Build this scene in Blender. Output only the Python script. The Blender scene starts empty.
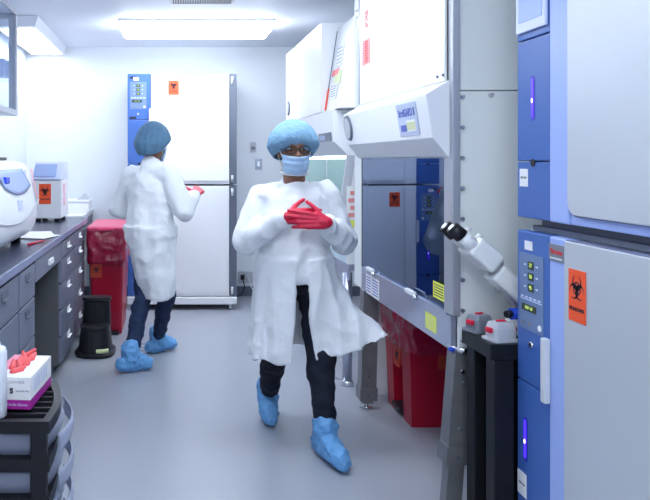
import bpy, bmesh, math, random
from mathutils import Vector, Matrix, noise
random.seed(7)
PI = math.pi
S = bpy.context.scene
C = S.collection
F = 720.0; CAMH = 1.4; VX = 172.0; VY = 160.0
def zs(s): return F / s                                   # distance in metres at which one metre spans s pixels
def at(px, py, s): return Vector(((px - VX) / s, F / s, CAMH - (py - VY) / s))

# ------------------------------------------------------------------ materials
MATS = {}
def mat(name, col, rough=0.5, metal=0.0, spec=0.5, emit=None, estr=0.0, noise_amt=0.0, nscale=8.0,
        bump=0.0, bscale=60.0, trans=0.0, ior=1.45, alpha=1.0, coat=0.0, stretch=None, rnoise=0.0):
    if name in MATS: return MATS[name]
    m = bpy.data.materials.new(name); m.use_nodes = True
    nt = m.node_tree; b = nt.nodes['Principled BSDF']
    b.inputs['Base Color'].default_value = (*col, 1)
    b.inputs['Roughness'].default_value = rough
    b.inputs['Metallic'].default_value = metal
    b.inputs['Specular IOR Level'].default_value = spec
    b.inputs['Transmission Weight'].default_value = trans
    b.inputs['IOR'].default_value = ior
    b.inputs['Alpha'].default_value = alpha
    b.inputs['Coat Weight'].default_value = coat
    if emit:
        b.inputs['Emission Color'].default_value = (*emit, 1)
        b.inputs['Emission Strength'].default_value = estr
    tc = nt.nodes.new('ShaderNodeTexCoord')
    mp = nt.nodes.new('ShaderNodeMapping'); nt.links.new(tc.outputs['Object'], mp.inputs['Vector'])
    if stretch: mp.inputs['Scale'].default_value = stretch
    n = nt.nodes.new('ShaderNodeTexNoise'); n.inputs['Scale'].default_value = nscale; n.inputs['Detail'].default_value = 4
    nt.links.new(mp.outputs['Vector'], n.inputs['Vector'])
    mx = nt.nodes.new('ShaderNodeMixRGB'); mx.blend_type = 'MULTIPLY'
    mx.inputs['Fac'].default_value = max(noise_amt, 0.02)
    mx.inputs['Color1'].default_value = (*col, 1)
    nt.links.new(n.outputs['Color'], mx.inputs['Color2'])
    rgb = nt.nodes.new('ShaderNodeRGBToBW'); nt.links.new(n.outputs['Color'], rgb.inputs['Color'])
    nt.links.new(rgb.outputs['Val'], mx.inputs['Color2'])
    nt.links.new(mx.outputs['Color'], b.inputs['Base Color'])
    if rnoise > 0:
        mr = nt.nodes.new('ShaderNodeMapRange'); mr.inputs['To Min'].default_value = max(0.02, rough - rnoise); mr.inputs['To Max'].default_value = rough + rnoise
        nt.links.new(n.outputs['Fac'], mr.inputs['Value']); nt.links.new(mr.outputs['Result'], b.inputs['Roughness'])
    if bump > 0:
        n2 = nt.nodes.new('ShaderNodeTexNoise'); n2.inputs['Scale'].default_value = bscale; n2.inputs['Detail'].default_value = 3
        nt.links.new(mp.outputs['Vector'], n2.inputs['Vector'])
        bp = nt.nodes.new('ShaderNodeBump'); bp.inputs['Strength'].default_value = bump; bp.inputs['Distance'].default_value = 0.01
        nt.links.new(n2.outputs['Fac'], bp.inputs['Height']); nt.links.new(bp.outputs['Normal'], b.inputs['Normal'])
    MATS[name] = m
    return m

wall_m   = mat('wall_paint', (.80,.84,.90), .55, noise_amt=.03, bump=.05, bscale=120)
ceil_m   = mat('ceiling_paint', (.80,.84,.92), .6, noise_amt=.03)
floor_m  = mat('epoxy_floor', (.38,.405,.47), .28, spec=.45, noise_amt=.08, nscale=1.6, bump=.03, bscale=5, rnoise=.015)
base_m   = mat('cove_base', (.10,.12,.17), .5)
white_m  = mat('white_enamel', (.84,.86,.90), .32, noise_amt=.02)
offw_m   = mat('white_panel', (.80,.84,.84), .42, noise_amt=.02)
grey_m   = mat('grey_enamel', (.66,.69,.74), .35, noise_amt=.03)
blue_m   = mat('blue_enamel', (.055,.145,.46), .36, noise_amt=.04)
blight_m = mat('pale_blue_trim', (.36,.48,.90), .3, noise_amt=.03)
paleb_m  = mat('lavender_trim', (.62,.68,.92), .3)
door_m   = mat('brushed_door', (.60,.64,.70), .36, metal=.25, noise_amt=.05, nscale=6, bump=.02, bscale=300)
dgrey_m  = mat('dark_grey_metal', (.12,.14,.19), .45)
steel_m  = mat('stainless_steel', (.50,.53,.66), .34, metal=.85, noise_amt=.12, nscale=10, stretch=(1,1,.15), bump=.03, bscale=200)
steelp_m = mat('post_steel', (.50,.52,.57), .4, metal=.7, noise_amt=.12, nscale=10, stretch=(1,1,.15))
steeld_m = mat('worn_steel_leg', (.33,.33,.35), .42, metal=.7, noise_amt=.4, nscale=18)
chrome_m = mat('chrome', (.75,.77,.80), .18, metal=1)
black_m  = mat('black_plastic', (.012,.013,.018), .42, spec=.4)
blackr_m = mat('black_laminate', (.009,.010,.014), .45, spec=.3)
counter_m= mat('counter_top', (.055,.065,.115), .25, noise_amt=.3, nscale=60)
cab_m    = mat('casework_grey', (.17,.19,.26), .4, noise_amt=.08)
edge_m   = mat('worktop_edge', (.20,.23,.38), .3, noise_amt=.1)
labdk_m  = mat('dull_orange_label', (.50,.05,.025), .5)
led2_m   = mat('violet_lamp_spot', (.5,.4,1), .3, emit=(.55,.45,1.0), estr=1.6)
cabd_m   = mat('casework_side', (.10,.105,.115), .5)
red_m    = mat('red_plastic', (.46,.006,.035), .35, noise_amt=.1)
bag_m    = mat('red_bag_film', (.50,.008,.06), .18, spec=.8, bump=1.0, bscale=16, noise_amt=.45, nscale=12)
lidred_m = mat('red_lid', (.62,.05,.14), .3)
orange_m = mat('orange_sticker', (.95,.10,.025), .5)
ink_m    = mat('black_ink', (.02,.015,.03), .6)
redink_m = mat('red_ink', (.70,.04,.05), .6)
pinkink_m= mat('pink_ink', (.9,.30,.42), .6)
badge_m  = mat('badge_plate', (.50,.56,.74), .35)
redsoft_m= mat('soft_red_print', (.80,.30,.30), .6)
blueink_m= mat('blue_ink', (.10,.14,.50), .6)
paper_m  = mat('paper', (.85,.86,.88), .7)
yellow_m = mat('yellow_sticker', (.80,.86,.12), .6)
yell2_m  = mat('pale_yellow_label', (.72,.78,.42), .6)
lcd_m    = mat('lcd_screen', (.03,.05,.03), .3)
lcdseg_m = mat('lcd_digits', (.45,.60,.12), .4, emit=(.5,.7,.15), estr=.4)
keypad_m = mat('keypad_grey', (.15,.23,.42), .4)
led_m    = mat('violet_lamp', (.1,.05,.9), .3, emit=(.06,.02,1.0), estr=.55)
ledd_m   = mat('slot_recess', (.03,.03,.45), .3)
gown_m   = mat('gown_fabric', (.86,.89,.93), .8, noise_amt=.03, nscale=20, bump=.3, bscale=40)
pants_m  = mat('dark_trousers', (.007,.010,.026), .8, noise_amt=.3, nscale=20, bump=.4, bscale=25)
jeans_m  = mat('navy_trousers', (.012,.028,.085), .8, noise_amt=.3, nscale=20, bump=.4, bscale=25)
cover_m  = mat('shoe_cover_film', (.16,.42,.80), .5, noise_amt=.2, nscale=25, bump=.9, bscale=30)
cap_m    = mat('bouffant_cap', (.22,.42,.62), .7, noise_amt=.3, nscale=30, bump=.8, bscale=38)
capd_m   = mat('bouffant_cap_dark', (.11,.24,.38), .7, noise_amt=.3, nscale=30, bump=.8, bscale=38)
mask_m   = mat('surgical_mask', (.42,.62,.86), .75, noise_amt=.05)
skin_m   = mat('skin', (.26,.13,.08), .5, noise_amt=.1)
hair_m   = mat('dark_hair', (.012,.010,.010), .6)
glove_m  = mat('red_glove', (.72,.02,.07), .35, noise_amt=.15, nscale=30, bump=.3, bscale=40)
eyew_m   = mat('eye_white', (.35,.33,.32), .2)
pupil_m  = mat('eye_dark', (.01,.01,.01), .1)
magenta_m= mat('magenta_print', (.42,.02,.32), .5)
coral_m  = mat('coral_glove', (.90,.12,.13), .45)
trans_m  = mat('translucent_plastic', (.62,.68,.86), .3, trans=.55, ior=1.2, noise_amt=.1)
bottle_m = mat('milky_plastic', (.80,.84,.92), .35)
scope_m  = mat('microscope_enamel', (.78,.80,.80), .3)
scopeg_m = mat('microscope_grey', (.42,.42,.44), .4)
rbox_m   = mat('grey_plastic', (.50,.52,.58), .35)
rboxd_m  = mat('dark_grey_plastic', (.20,.22,.27), .35)
knobr_m  = mat('red_knob', (.65,.01,.05), .3)
kblue_m  = mat('blue_knob', (.02,.08,.70), .3)
winbl_m  = mat('blue_tinted_window', (.36,.46,.74), .2)
bagc_m   = mat('clear_bag', (.72,.76,.90), .25, trans=.3, ior=1.1, bump=.9, bscale=30)
lamp_m   = mat('light_diffuser', (.9,.9,.9), .5, emit=(.85,.92,1.0), estr=7.0)
lampl_m  = mat('light_diffuser_soft', (.9,.9,.9), .5, emit=(.87,.93,1.0), estr=3.0)
lamps_m  = mat('light_body', (.82,.85,.92), .5)
hoodlamp_m = mat('hood_lamp', (.9,.9,.9), .5, emit=(.75,.95,1.0), estr=.9)
chamb_m = mat('chamber_steel', (.42,.52,.52), .4, noise_amt=.1)
hoodtube_m = mat('lamp_tube', (.9,.9,.9), .5, emit=(.8,.97,1.0), estr=2.5)
hoodblue_m = mat('blue_hood_lamp', (.5,.5,.9), .5, emit=(.25,.35,1.0), estr=2.6)

def glass_mat(name, tint, ior, rough=0.0, tintg=(.8,.88,1), fac=None):
    m = bpy.data.materials.new(name); m.use_nodes = True; nt = m.node_tree
    for n in list(nt.nodes): nt.nodes.remove(n)
    o = nt.nodes.new('ShaderNodeOutputMaterial'); mix = nt.nodes.new('ShaderNodeMixShader')
    fr = nt.nodes.new('ShaderNodeFresnel'); fr.inputs['IOR'].default_value = ior
    tr = nt.nodes.new('ShaderNodeBsdfTransparent'); tr.inputs['Color'].default_value = (*tint, 1)
    gl = nt.nodes.new('ShaderNodeBsdfGlossy'); gl.inputs['Roughness'].default_value = rough; gl.inputs['Color'].default_value = (*tintg,1)
    if fac is None: nt.links.new(fr.outputs[0], mix.inputs[0])
    else: mix.inputs[0].default_value = fac
    nt.links.new(tr.outputs[0], mix.inputs[1]); nt.links.new(gl.outputs[0], mix.inputs[2])
    nt.links.new(mix.outputs[0], o.inputs['Surface']); return m
sash_m = glass_mat('sash_glass', (.42,.52,.95), 2.7, tintg=(.58,.72,1))
pane_m = glass_mat('cabinet_glass', (.95,.97,1.0), 1.15, fac=.08)

# ------------------------------------------------------------------ mesh builder
class MB:
    def __init__(s, M=None): s.bm = bmesh.new(); s.M = M or Matrix()
    def _add(s, verts, faces, smooth=False):
        vs = [s.bm.verts.new(s.M @ Vector(v)) for v in verts]
        for f in faces:
            try:
                fc = s.bm.faces.new([vs[i] for i in f]); fc.smooth = smooth
            except ValueError: pass
        return vs
    def box(s, x0, x1, y0, y1, z0, z1, bev=0.0, seg=2):
        if x0 > x1: x0, x1 = x1, x0
        if y0 > y1: y0, y1 = y1, y0
        if z0 > z1: z0, z1 = z1, z0
        v = [(x,y,z) for x in (x0,x1) for y in (y0,y1) for z in (z0,z1)]
        f = [(0,1,3,2),(4,6,7,5),(0,4,5,1),(2,3,7,6),(0,2,6,4),(1,5,7,3)]
        t = bmesh.new(); vs = [t.verts.new(p) for p in v]
        for q in f: t.faces.new([vs[i] for i in q])
        if bev > 0:
            bev = min(bev, .49*min(x1-x0, y1-y0, z1-z0))
            bmesh.ops.bevel(t, geom=list(t.edges), offset=bev, segments=seg, profile=.5, affect='EDGES')
        s._merge(t); return s
    def _merge(s, t, smooth=False):
        t.verts.index_update()
        s._add([tuple(v.co) for v in t.verts], [[v.index for v in f.verts] for f in t.faces], smooth); t.free()
    def prism(s, poly, axis, a0, a1, bev=0.0):
        # poly: 2-D points; axis 'y' -> (x,z), 'x' -> (y,z), 'z' -> (x,y)
        def mk(p, a):
            return {'y': (p[0], a, p[1]), 'x': (a, p[0], p[1]), 'z': (p[0], p[1], a)}[axis]
        n = len(poly); t = bmesh.new()
        A = [t.verts.new(mk(p, a0)) for p in poly]; B = [t.verts.new(mk(p, a1)) for p in poly]
        t.faces.new(A); t.faces.new(B[::-1])
        for i in range(n): t.faces.new((A[i], B[i], B[(i+1)%n], A[(i+1)%n]))
        bmesh.ops.recalc_face_normals(t, faces=list(t.faces))
        if bev > 0: bmesh.ops.bevel(t, geom=list(t.edges), offset=bev, segments=2, profile=.5, affect='EDGES')
        s._merge(t); return s
    def cone(s, p0, p1, r0, r1=None, seg=20, smooth=True, caps=True):
        r1 = r0 if r1 is None else r1
        p0 = Vector(p0); p1 = Vector(p1); d = (p1-p0).normalized()
        u = d.orthogonal().normalized(); w = d.cross(u); V = []; Fc = []
        for p, r in ((p0,r0),(p1,r1)):
            for i in range(seg):
                a = 2*PI*i/seg; V.append(tuple(p + (u*math.cos(a) + w*math.sin(a))*r))
        for i in range(seg): Fc.append((i, (i+1)%seg, seg+(i+1)%seg, seg+i))
        vs = s._add(V, Fc, smooth)
        if caps:
            s.bm.faces.new(vs[:seg][::-1]); s.bm.faces.new(vs[seg:])
        return s
    def tube(s, pts, r, seg=8):
        pts = [Vector(p) for p in pts]; n = len(pts); rs = r if isinstance(r, (list, tuple)) else [r]*n
        V = []; Fc = []; u = None
        for i, p in enumerate(pts):
            d = (pts[min(i+1,n-1)] - pts[max(i-1,0)]).normalized()
            if u is None: u = d.orthogonal().normalized()
            else: u = (u - d*u.dot(d)).normalized()
            w = d.cross(u)
            for k in range(seg):
                a = 2*PI*k/seg; V.append(tuple(p + (u*math.cos(a)+w*math.sin(a))*rs[i]))
        for i in range(n-1):
            for k in range(seg): Fc.append((i*seg+k, i*seg+(k+1)%seg, (i+1)*seg+(k+1)%seg, (i+1)*seg+k))
        Fc.append(tuple(range(seg))[::-1]); Fc.append(tuple((n-1)*seg+k for k in range(seg)))
        s._add(V, Fc, True); return s
    def ell(s, c, r, seg=20, rings=12, M=None):
        # ellipsoid, r a triple, M an optional 3x3 orientation
        V = []; Fc = []; c = Vector(c); M = M or Matrix.Identity(3)
        for j in range(rings+1):
            t = PI*j/rings
            for i in range(seg):
                a = 2*PI*i/seg
                V.append(tuple(c + M @ Vector((r[0]*math.sin(t)*math.cos(a), r[1]*math.sin(t)*math.sin(a), r[2]*math.cos(t)))))
        for j in range(rings):
            for i in range(seg):
                Fc.append((j*seg+i, (j+1)*seg+i, (j+1)*seg+(i+1)%seg, j*seg+(i+1)%seg))
        s._add(V, Fc, True); bmesh.ops.remove_doubles(s.bm, verts=list(s.bm.verts), dist=1e-6); return s
    def cap(s, p0, p1, r0, r1, sq=None, f=1.0, seg=16):
        # tapered capsule; sq = unit direction in which the section is scaled by f
        p0 = Vector(p0); p1 = Vector(p1); d = (p1-p0); L = max(d.length, 1e-5); d = d/L
        u = d.orthogonal().normalized(); w = d.cross(u); rings = []
        for j in range(6): a = -PI/2 + (PI/2)*j/5; rings.append((p0 + d*math.sin(a)*r0, math.cos(a)*r0))
        for j in range(6): a = (PI/2)*j/5; rings.append((p1 + d*math.sin(a)*r1, math.cos(a)*r1))
        V = []; Fc = []
        for c, r in rings:
            for i in range(seg):
                a = 2*PI*i/seg; o = (u*math.cos(a)+w*math.sin(a))*max(r,1e-4)
                if sq is not None: o = o + sq*(o.dot(sq)*(f-1))
                V.append(tuple(c + o))
        n = len(rings)
        for j in range(n-1):
            for i in range(seg): Fc.append((j*seg+i, j*seg+(i+1)%seg, (j+1)*seg+(i+1)%seg, (j+1)*seg+i))
        Fc.append(tuple(range(seg))[::-1]); Fc.append(tuple((n-1)*seg+k for k in range(seg)))
        s._add(V, Fc, True); return s
    def loft(s, rings, closed_caps=True, smooth=True):
        n = len(rings[0]); V = [tuple(p) for r in rings for p in r]; Fc = []
        for j in range(len(rings)-1):
            for i in range(n): Fc.append((j*n+i, j*n+(i+1)%n, (j+1)*n+(i+1)%n, (j+1)*n+i))
        if closed_caps:
            Fc.append(tuple(range(n))[::-1]); Fc.append(tuple((len(rings)-1)*n+k for k in range(n)))
        s._add(V, Fc, smooth); return s
    def grid(s, fn, nu, nv, smooth=True):
        V = [tuple(fn(i/nu, j/nv)) for j in range(nv+1) for i in range(nu+1)]
        Fc = [(j*(nu+1)+i, j*(nu+1)+i+1, (j+1)*(nu+1)+i+1, (j+1)*(nu+1)+i) for j in range(nv) for i in range(nu)]
        s._add(V, Fc, smooth); return s

def rrect(x0, x1, y0, y1, r, n=5):
    P = []
    for cx, cy, a0 in ((x1-r, y1-r, 0), (x0+r, y1-r, PI/2), (x0+r, y0+r, PI), (x1-r, y0+r, 1.5*PI)):
        for k in range(n+1):
            a = a0 + PI/2*k/n; P.append((cx+r*math.cos(a), cy+r*math.sin(a)))
    return P

def base_of(o):
    v = Vector((0,0,0))
    while o is not None: v += Vector(o.location); o = o.parent
    return v
def part(name, mb, m, parent=None, label=None, world=False, kind=None, solid=0, sub=0):
    me = bpy.data.meshes.new(name)
    bm = mb.bm
    if world and parent is not None: bmesh.ops.translate(bm, verts=list(bm.verts), vec=-base_of(parent))
    bmesh.ops.recalc_face_normals(bm, faces=list(bm.faces))
    bm.to_mesh(me); bm.free(); me.materials.append(m)
    o = bpy.data.objects.new(name, me); C.objects.link(o); o.parent = parent
    if solid: md = o.modifiers.new('thickness', 'SOLIDIFY'); md.thickness = solid; md.offset = 0
    if sub: md = o.modifiers.new('smooth', 'SUBSURF'); md.levels = sub; md.render_levels = sub
    if label: o['label'] = label
    if kind: o['kind'] = kind
    return o
def thing(name, label, cat, loc=(0,0,0), rot=0, group=None):
    o = bpy.data.objects.new(name, None); C.objects.link(o); o.location = loc; o.rotation_euler = (0,0,rot)
    o.empty_display_size = .1; o['label'] = label; o['category'] = cat
    if group: o['group'] = group
    return o
def single(name, mb, m, label, cat, group=None, origin=None, **k):
    if origin is None:
        vs = [v.co for v in mb.bm.verts]
        origin = Vector(((min(v.x for v in vs)+max(v.x for v in vs))/2, (min(v.y for v in vs)+max(v.y for v in vs))/2, min(v.z for v in vs)))
    bmesh.ops.translate(mb.bm, verts=list(mb.bm.verts), vec=-origin)
    o = part(name, mb, m, **k); o.location = origin; o['label'] = label; o['category'] = cat
    if group: o['group'] = group
    return o
def struct(name, mb, m): return part(name, mb, m, kind='structure')
def frame(o, u, v):
    u = Vector(u).normalized(); v = Vector(v).normalized(); n = u.cross(v)
    return Matrix(((u.x,v.x,n.x,o[0]),(u.y,v.y,n.y,o[1]),(u.z,v.z,n.z,o[2]),(0,0,0,1)))
def bevelmod(o, w=.004, n=2):
    md = o.modifiers.new('bevel', 'BEVEL'); md.width = w; md.segments = n; md.limit_method = 'ANGLE'
def text(name, s, size, M, m, parent, world=False, width=None, bold=0.0, align='CENTER'):
    cu = bpy.data.curves.new('t', 'FONT'); cu.body = s; cu.size = size; cu.extrude = .0004; cu.offset = bold
    cu.align_x = align; cu.align_y = 'CENTER'
    to = bpy.data.objects.new('t', cu); C.objects.link(to)
    bpy.context.view_layer.update()
    me = bpy.data.meshes.new_from_object(to.evaluated_get(bpy.context.evaluated_depsgraph_get()))
    bpy.data.objects.remove(to)
    b = MB(); b.bm.from_mesh(me); bpy.data.meshes.remove(me)
    if width:
        xs = [v.co.x for v in b.bm.verts]; k = width/(max(xs)-min(xs))
        for v in b.bm.verts: v.co.x *= k
    for v in b.bm.verts: v.co = M @ v.co
    return part(name, b, m, parent, world=world)

def bio_symbol(mb, R):
    # three open crescents and a central ring, drawn in the xy plane of mb.M
    u = R/26.0; z0 = .0003
    def strip(A, B):
        n = len(A); V = [(p[0],p[1],z0) for p in A] + [(p[0],p[1],z0) for p in B]
        mb._add(V, [(i,i+1,n+i+1,n+i) for i in range(n-1)])
    for k in range(3):
        t = PI/2 + k*2*PI/3; c, s_ = math.cos(t), math.sin(t)
        A = []; B = []; N = 28
        for i in range(N+1):
            w = math.radians(24) + (2*PI - math.radians(48))*i/N
            a = (11+15*math.cos(w), 15*math.sin(w)); b = (14.2+11.2*math.cos(w), 11.2*math.sin(w))
            A.append(((a[0]*c-a[1]*s_)*u, (a[0]*s_+a[1]*c)*u)); B.append(((b[0]*c-b[1]*s_)*u, (b[0]*s_+b[1]*c)*u))
        strip(A, B)
        A = []; B = []
        for i in range(13):
            w = t - math.radians(48) + math.radians(96)*i/12
            A.append((13*u*math.cos(w), 13*u*math.sin(w))); B.append((10*u*math.cos(w), 10*u*math.sin(w)))
        strip(A, B)
def bio_sticker(parent, o, u, v, w, h, world=False, m=None, lettering='BIOHAZARD', name='biohazard_sticker', dy=0):
    M = frame(o, u, v); b = MB(M); b.box(-w/2, w/2, -h/2, h/2, -.0004, .0012)
    st = part(name, b, m or orange_m, parent, world=world)
    b = MB(M @ Matrix.Translation((0, h*.14+dy, .0013))); bio_symbol(b, w*.46); part('biohazard_symbol', b, ink_m, st, world=world)
    if lettering: text('lettering', lettering, w*.16, M @ Matrix.Translation((0, -h*.26, .0018)), ink_m, st, world=world, width=w*.86, bold=.0006)
    return st

# ------------------------------------------------------------------ the room
XL, XR, YB, YN, ZC = -1.5, 2.1, zs(97), -2.2, 2.565
b = MB(); b.box(XL-.1, XR+.1, YN-.1, YB+.1, -.1, 0); struct('floor', b, floor_m)
b = MB(); b.box(XL-.1, XR+.1, YN-.1, YB+.1, ZC, ZC+.1); struct('ceiling', b, ceil_m)
b = MB(); b.box(XL-.1, XR+.1, YB, YB+.1, 0, ZC); struct('wall_back', b, wall_m)
b = MB(); b.box(XL-.1, XL, YN, YB, 0, ZC); struct('wall_left', b, wall_m)
b = MB(); b.box(XR, XR+.1, YN, YB, 0, ZC); struct('wall_right', b, wall_m)
b = MB(); b.box(XL-.1, XR+.1, YN-.1, YN, 0, ZC); struct('wall_front', b, wall_m)
b = MB(); b.box(XL, XR, YB-.012, YB, 0, .10, .003); struct('baseboard_back', b, base_m)
b = MB(); b.box(XL, XL+.012, zs(118), YB-.012, 0, .10, .003); struct('baseboard_left', b, base_m)
b = MB(); b.box(XR-.012, XR, YN, YB-.012, 0, .10, .003); struct('baseboard_right', b, base_m)

def ceiling_light(cx, cy, lx, ly, label, drop=.095, m=None):
    t = thing('ceiling_light', label, 'light', (cx, cy, ZC-drop), 0)
    b = MB(); b.box(-lx/2-.012, lx/2+.012, -ly/2-.012, ly/2+.012, drop-.022, drop-.001, .003); part('housing', b, lamps_m, t)
    c = .025; b = MB()
    rings = []
    for z, k in ((drop-.022, 0), (.03, 0), (0, c)):
        rings.append([(x*(lx/2-k), y*(ly/2-k), z) for x, y in ((-1,-1),(1,-1),(1,1),(-1,1))])
    b.loft(rings, smooth=False); part('diffuser', b, m or lamp_m, t)
    return t
ceiling_light((-.44+.85)/2, (zs(121)+zs(113))/2, 1.27, zs(113)-zs(121)+.02, 'long white wraparound ceiling light across the aisle, in front of the tall freezer-like units')
# left one: lit bottom in a pale body
t = thing('ceiling_light', 'white ceiling light running along the left wall, beside the glass wall cabinet', 'light', (-1.27, (zs(124)+zs(98))/2, ZC-.09))
ll = zs(98)-zs(124)
b = MB(); b.prism([(-.19,.089),(-.165,.004),(.165,.004),(.19,.089)], 'y', -ll/2, ll/2); part('housing', b, lamps_m, t)
b = MB(); b.box(-.145, .145, -ll/2+.10, ll/2-.04, -.004, .0038); part('diffuser', b, lampl_m, t)
for y in (3.4, .9, -1.2):  # unseen lights, added overhead and behind the camera to brighten the room
    ceiling_light(.2, y, 1.27, .36, {3.4:'added ceiling light, out of view above the aisle by the steel cabinet', .9:'added ceiling light, out of view above the aisle by the near incubators', -1.2:'added ceiling light, out of view at the near end of the room'}[y])
t = thing('ceiling_vent', 'grey louvred air vent in the ceiling just ahead of the long light', 'vent', (.22, zs(139), ZC-.012))
b = MB()
b.box(-.24,.24,-.16,-.14,0,.012); b.box(-.24,.24,.14,.16,0,.012); b.box(-.24,-.22,-.14,.14,0,.012); b.box(.22,.24,-.14,.14,0,.012); part('vent_frame', b, grey_m, t)
b = MB()
for i in range(24): b.box(-.215+i*.018, -.205+i*.018, -.14, .14, .002, .012)
part('louvres', b, dgrey_m, t)

# ------------------------------------------------------------------ incubators
IW, ID, IH = 1.02, .66, 1.03
def incubator(label, loc, rot, digits, lower=True, sign=True, notes=False, plate=True):
    t = thing('incubator', label, 'incubator', loc, rot, None)
    D = .035
    b = MB(); b.box(.004, IW, D, ID, 0, IH, .006); part('body', b, grey_m, t)
    # blue column: three stacked sections
    low = rot and sign; s1 = .518 if low else .60; lx = .056 if low else .106; dz = -.075 if low else 0
    if not low:
        col = MB(); col.box(0, .217, 0, D+.002, .0, .188, .004); part('lower_cover', col, blue_m, t)
        b = MB(); b.cone((.11,-.003,.186),(.11,.006,.186),.013,.013,16); part('notch', b, ink_m, t)
    col = MB(); col.box(0, .217, 0, D+.002, 0 if low else .192, s1-.002, .004); mc = part('middle_cover', col, blue_m, t)
    col = MB(); col.box(0, .217, 0, D+.002, s1+.002, IH, .004); uc = part('upper_cover', col, blue_m, t)
    b = MB(); b.prism(rrect(lx-.013, lx+.017, .325+dz, .475+dz, .0148), 'y', -.0006, .004); sl = part('light_slot', b, ledd_m, mc)
    b = MB(); b.prism(rrect(lx-.007, lx+.007, .335+dz, .465+dz, .0068), 'y', -.002, .002); part('indicator_lamp', b, led_m, mc)
    b = MB(); b.ell((lx,-.003,.392+dz),(.0045,.002,.008), 12, 8); part('lamp_spot', b, led2_m, mc)
    b = MB(); b.cone((.10,-.006,.655),(.10,.004,.655),.010,.010,16); lk = part('key_lock', b, chrome_m, t)
    b = MB(); b.box(.098,.102,-.0075,-.005,.648,.662); part('keyhole', b, ink_m, lk)
    # control pad
    b = MB(); b.prism(rrect(.022, .178, .70, .955, .006), 'y', -.003, .003); cp = part('control_pad', b, keypad_m, t)
    for k in range(3):
        z = .918-.037*k
        b = MB(); b.box(.082,.118,-.0045,-.002,z-.013,z+.013); sc = part('digit_window', b, lcd_m, cp)
        text('digits', digits[k], .018, frame((.10,-.0048,z),(1,0,0),(0,0,1)), lcdseg_m, cp)
        b = MB(); b.box(.055,.066,-.0036,-.002,z-.002,z+.002); b.box(.132,.146,-.0036,-.002,z-.002,z+.002); part('key_marks', b, paper_m, cp)
    b = MB(); b.box(.03,.172,-.0042,-.002,.800,.803)
    for k in range(5): b.box(.034+.028*k,.052+.028*k,-.0042,-.002,.806,.812)
    part('key_row', b, paleb_m, cp)
    b = MB(); b.box(.04,.135,-.0045,-.002,.763,.786); part('message_window', b, lcd_m, cp)
    text('message', '37.0  5.0', .014, frame((.088,-.0048,.7745),(1,0,0),(0,0,1)), lcdseg_m, cp)
    b = MB(); b.cone((.158,-.005,.722),(.158,-.002,.722),.010,.010,16); part('round_key', b, paper_m, cp)
    for xx in (.035,.08): b = MB(); b.box(xx,xx+.022,-.0042,-.002,.715,.728); part('key', b, rboxd_m, cp)
    b = MB(); b.box(.055,.105,-.002,.001,.968,.998); part('inventory_label', b, paper_m, t)
    # door: trim frame and brushed panel
    fr = MB(); fr.box(.219, .331, -.004, D+.002, .0, IH, .006)
    fr.box(.331, .95, .002, D+.002, .0, .035, .004)
    part('door_trim', fr, blight_m if rot else white_m, t)
    g_ = MB(); g_.prism(rrect(.314 if low else .331, .951, .027, IH-.001, .045 if not sign else .012), 'y', -.006, D); part('door_gasket', g_, edge_m, t) if rot else g_.bm.free()
    dr = MB(); dr.prism(rrect(.318 if low else .335, .948, .03, IH-.004, .042 if not sign else .010), 'y', -.012, D, .003)
    part('door', dr, door_m if rot else white_m, t)
    b = MB(); b.box(.952, IW, .004, D+.01, 0, IH, .003); hs = part('hinge_strip', b, dgrey_m, t)
    for z in (.05, IH-.06):
        b = MB(); b.cone((.978,-.004,z-.035),(.978,-.004,z+.035),.011,.011,14); part('hinge', b, grey_m, hs)
    if sign: b = MB(); b.box(.200,.228,-.024,-.004,.50,.705,.004); part('door_handle', b, grey_m, t)
    if not sign:
        b = MB(); b.box(.008,.205,-.010,.0,.625,1.022,.004); cv = part('display_cover', b, paleb_m, t)
        b = MB(); b.box(.03,.185,-.0115,-.0095,.66,1.0,.001); part('cover_panel', b, blight_m, cv)
    if plate:
        b = MB(); b.box(.222,.312,-.008,-.003,.955,1.008,.002); np_ = part('nameplate', b, rboxd_m, t)
        text('nameplate_lettering', 'Thermo', .022, frame((.267,-.0088,.985),(1,0,0),(0,0,1)), redink_m, np_, bold=.0006)
        b = MB(); b.box(.232,.30,-.0086,-.0075,.962,.967); part('nameplate_line', b, grey_m, np_)
    if sign:
        bio_sticker(t, (.392,-.013,.872) if rot else (.43,-.013,.90), (1,0,0), (0,0,1), .088 if rot else .10, .152 if rot else .135)
    if notes:
        for k in range(2):
            b = MB(); b.box(.375,.49,-.0134,-.0118,.70-.085*k,.77-.085*k); part('taped_note', b, paper_m, t)
    b = MB(); b.box(.005 if rot else .02,.065 if rot else .075,-.0015,.002,.125,.205) if low or not rot else b.box(.02,.075,-.0015,.002,.105,.165)
    if rot:
        ss = part('serial_label', b, paper_m, t); text('print', 'SN 3310', .011, frame((.036 if low else .047,-.0018,.165 if low else .135),(1,0,0),(0,0,1)), ink_m, ss)
    else:
        b = MB(); b.box(.02,.08,-.0015,.002,.985,1.005); b.box(.02,.08,-.0015,.002,.61,.63); part('dark_vents', b, ink_m, t)
    return t
yb = zs(107)
incubator('lower incubator of the tall pair by the back wall, blue column on its left', (-.415, yb, .13), 0, ('37','50','95'), notes=True, plate=False)
incubator('upper incubator of the tall pair by the back wall, orange sticker at its top', (-.415, yb, 1.175), 0, ('37','50','96'), notes=True, plate=False)
t = thing('roller_base', 'low white roller base under the tall pair of incubators by the back wall', 'base', (-.415, yb, 0))
b = MB(); b.box(0, 1.02, -.03, .68, .055, .122, .006); part('platform', b, white_m, t)
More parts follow.
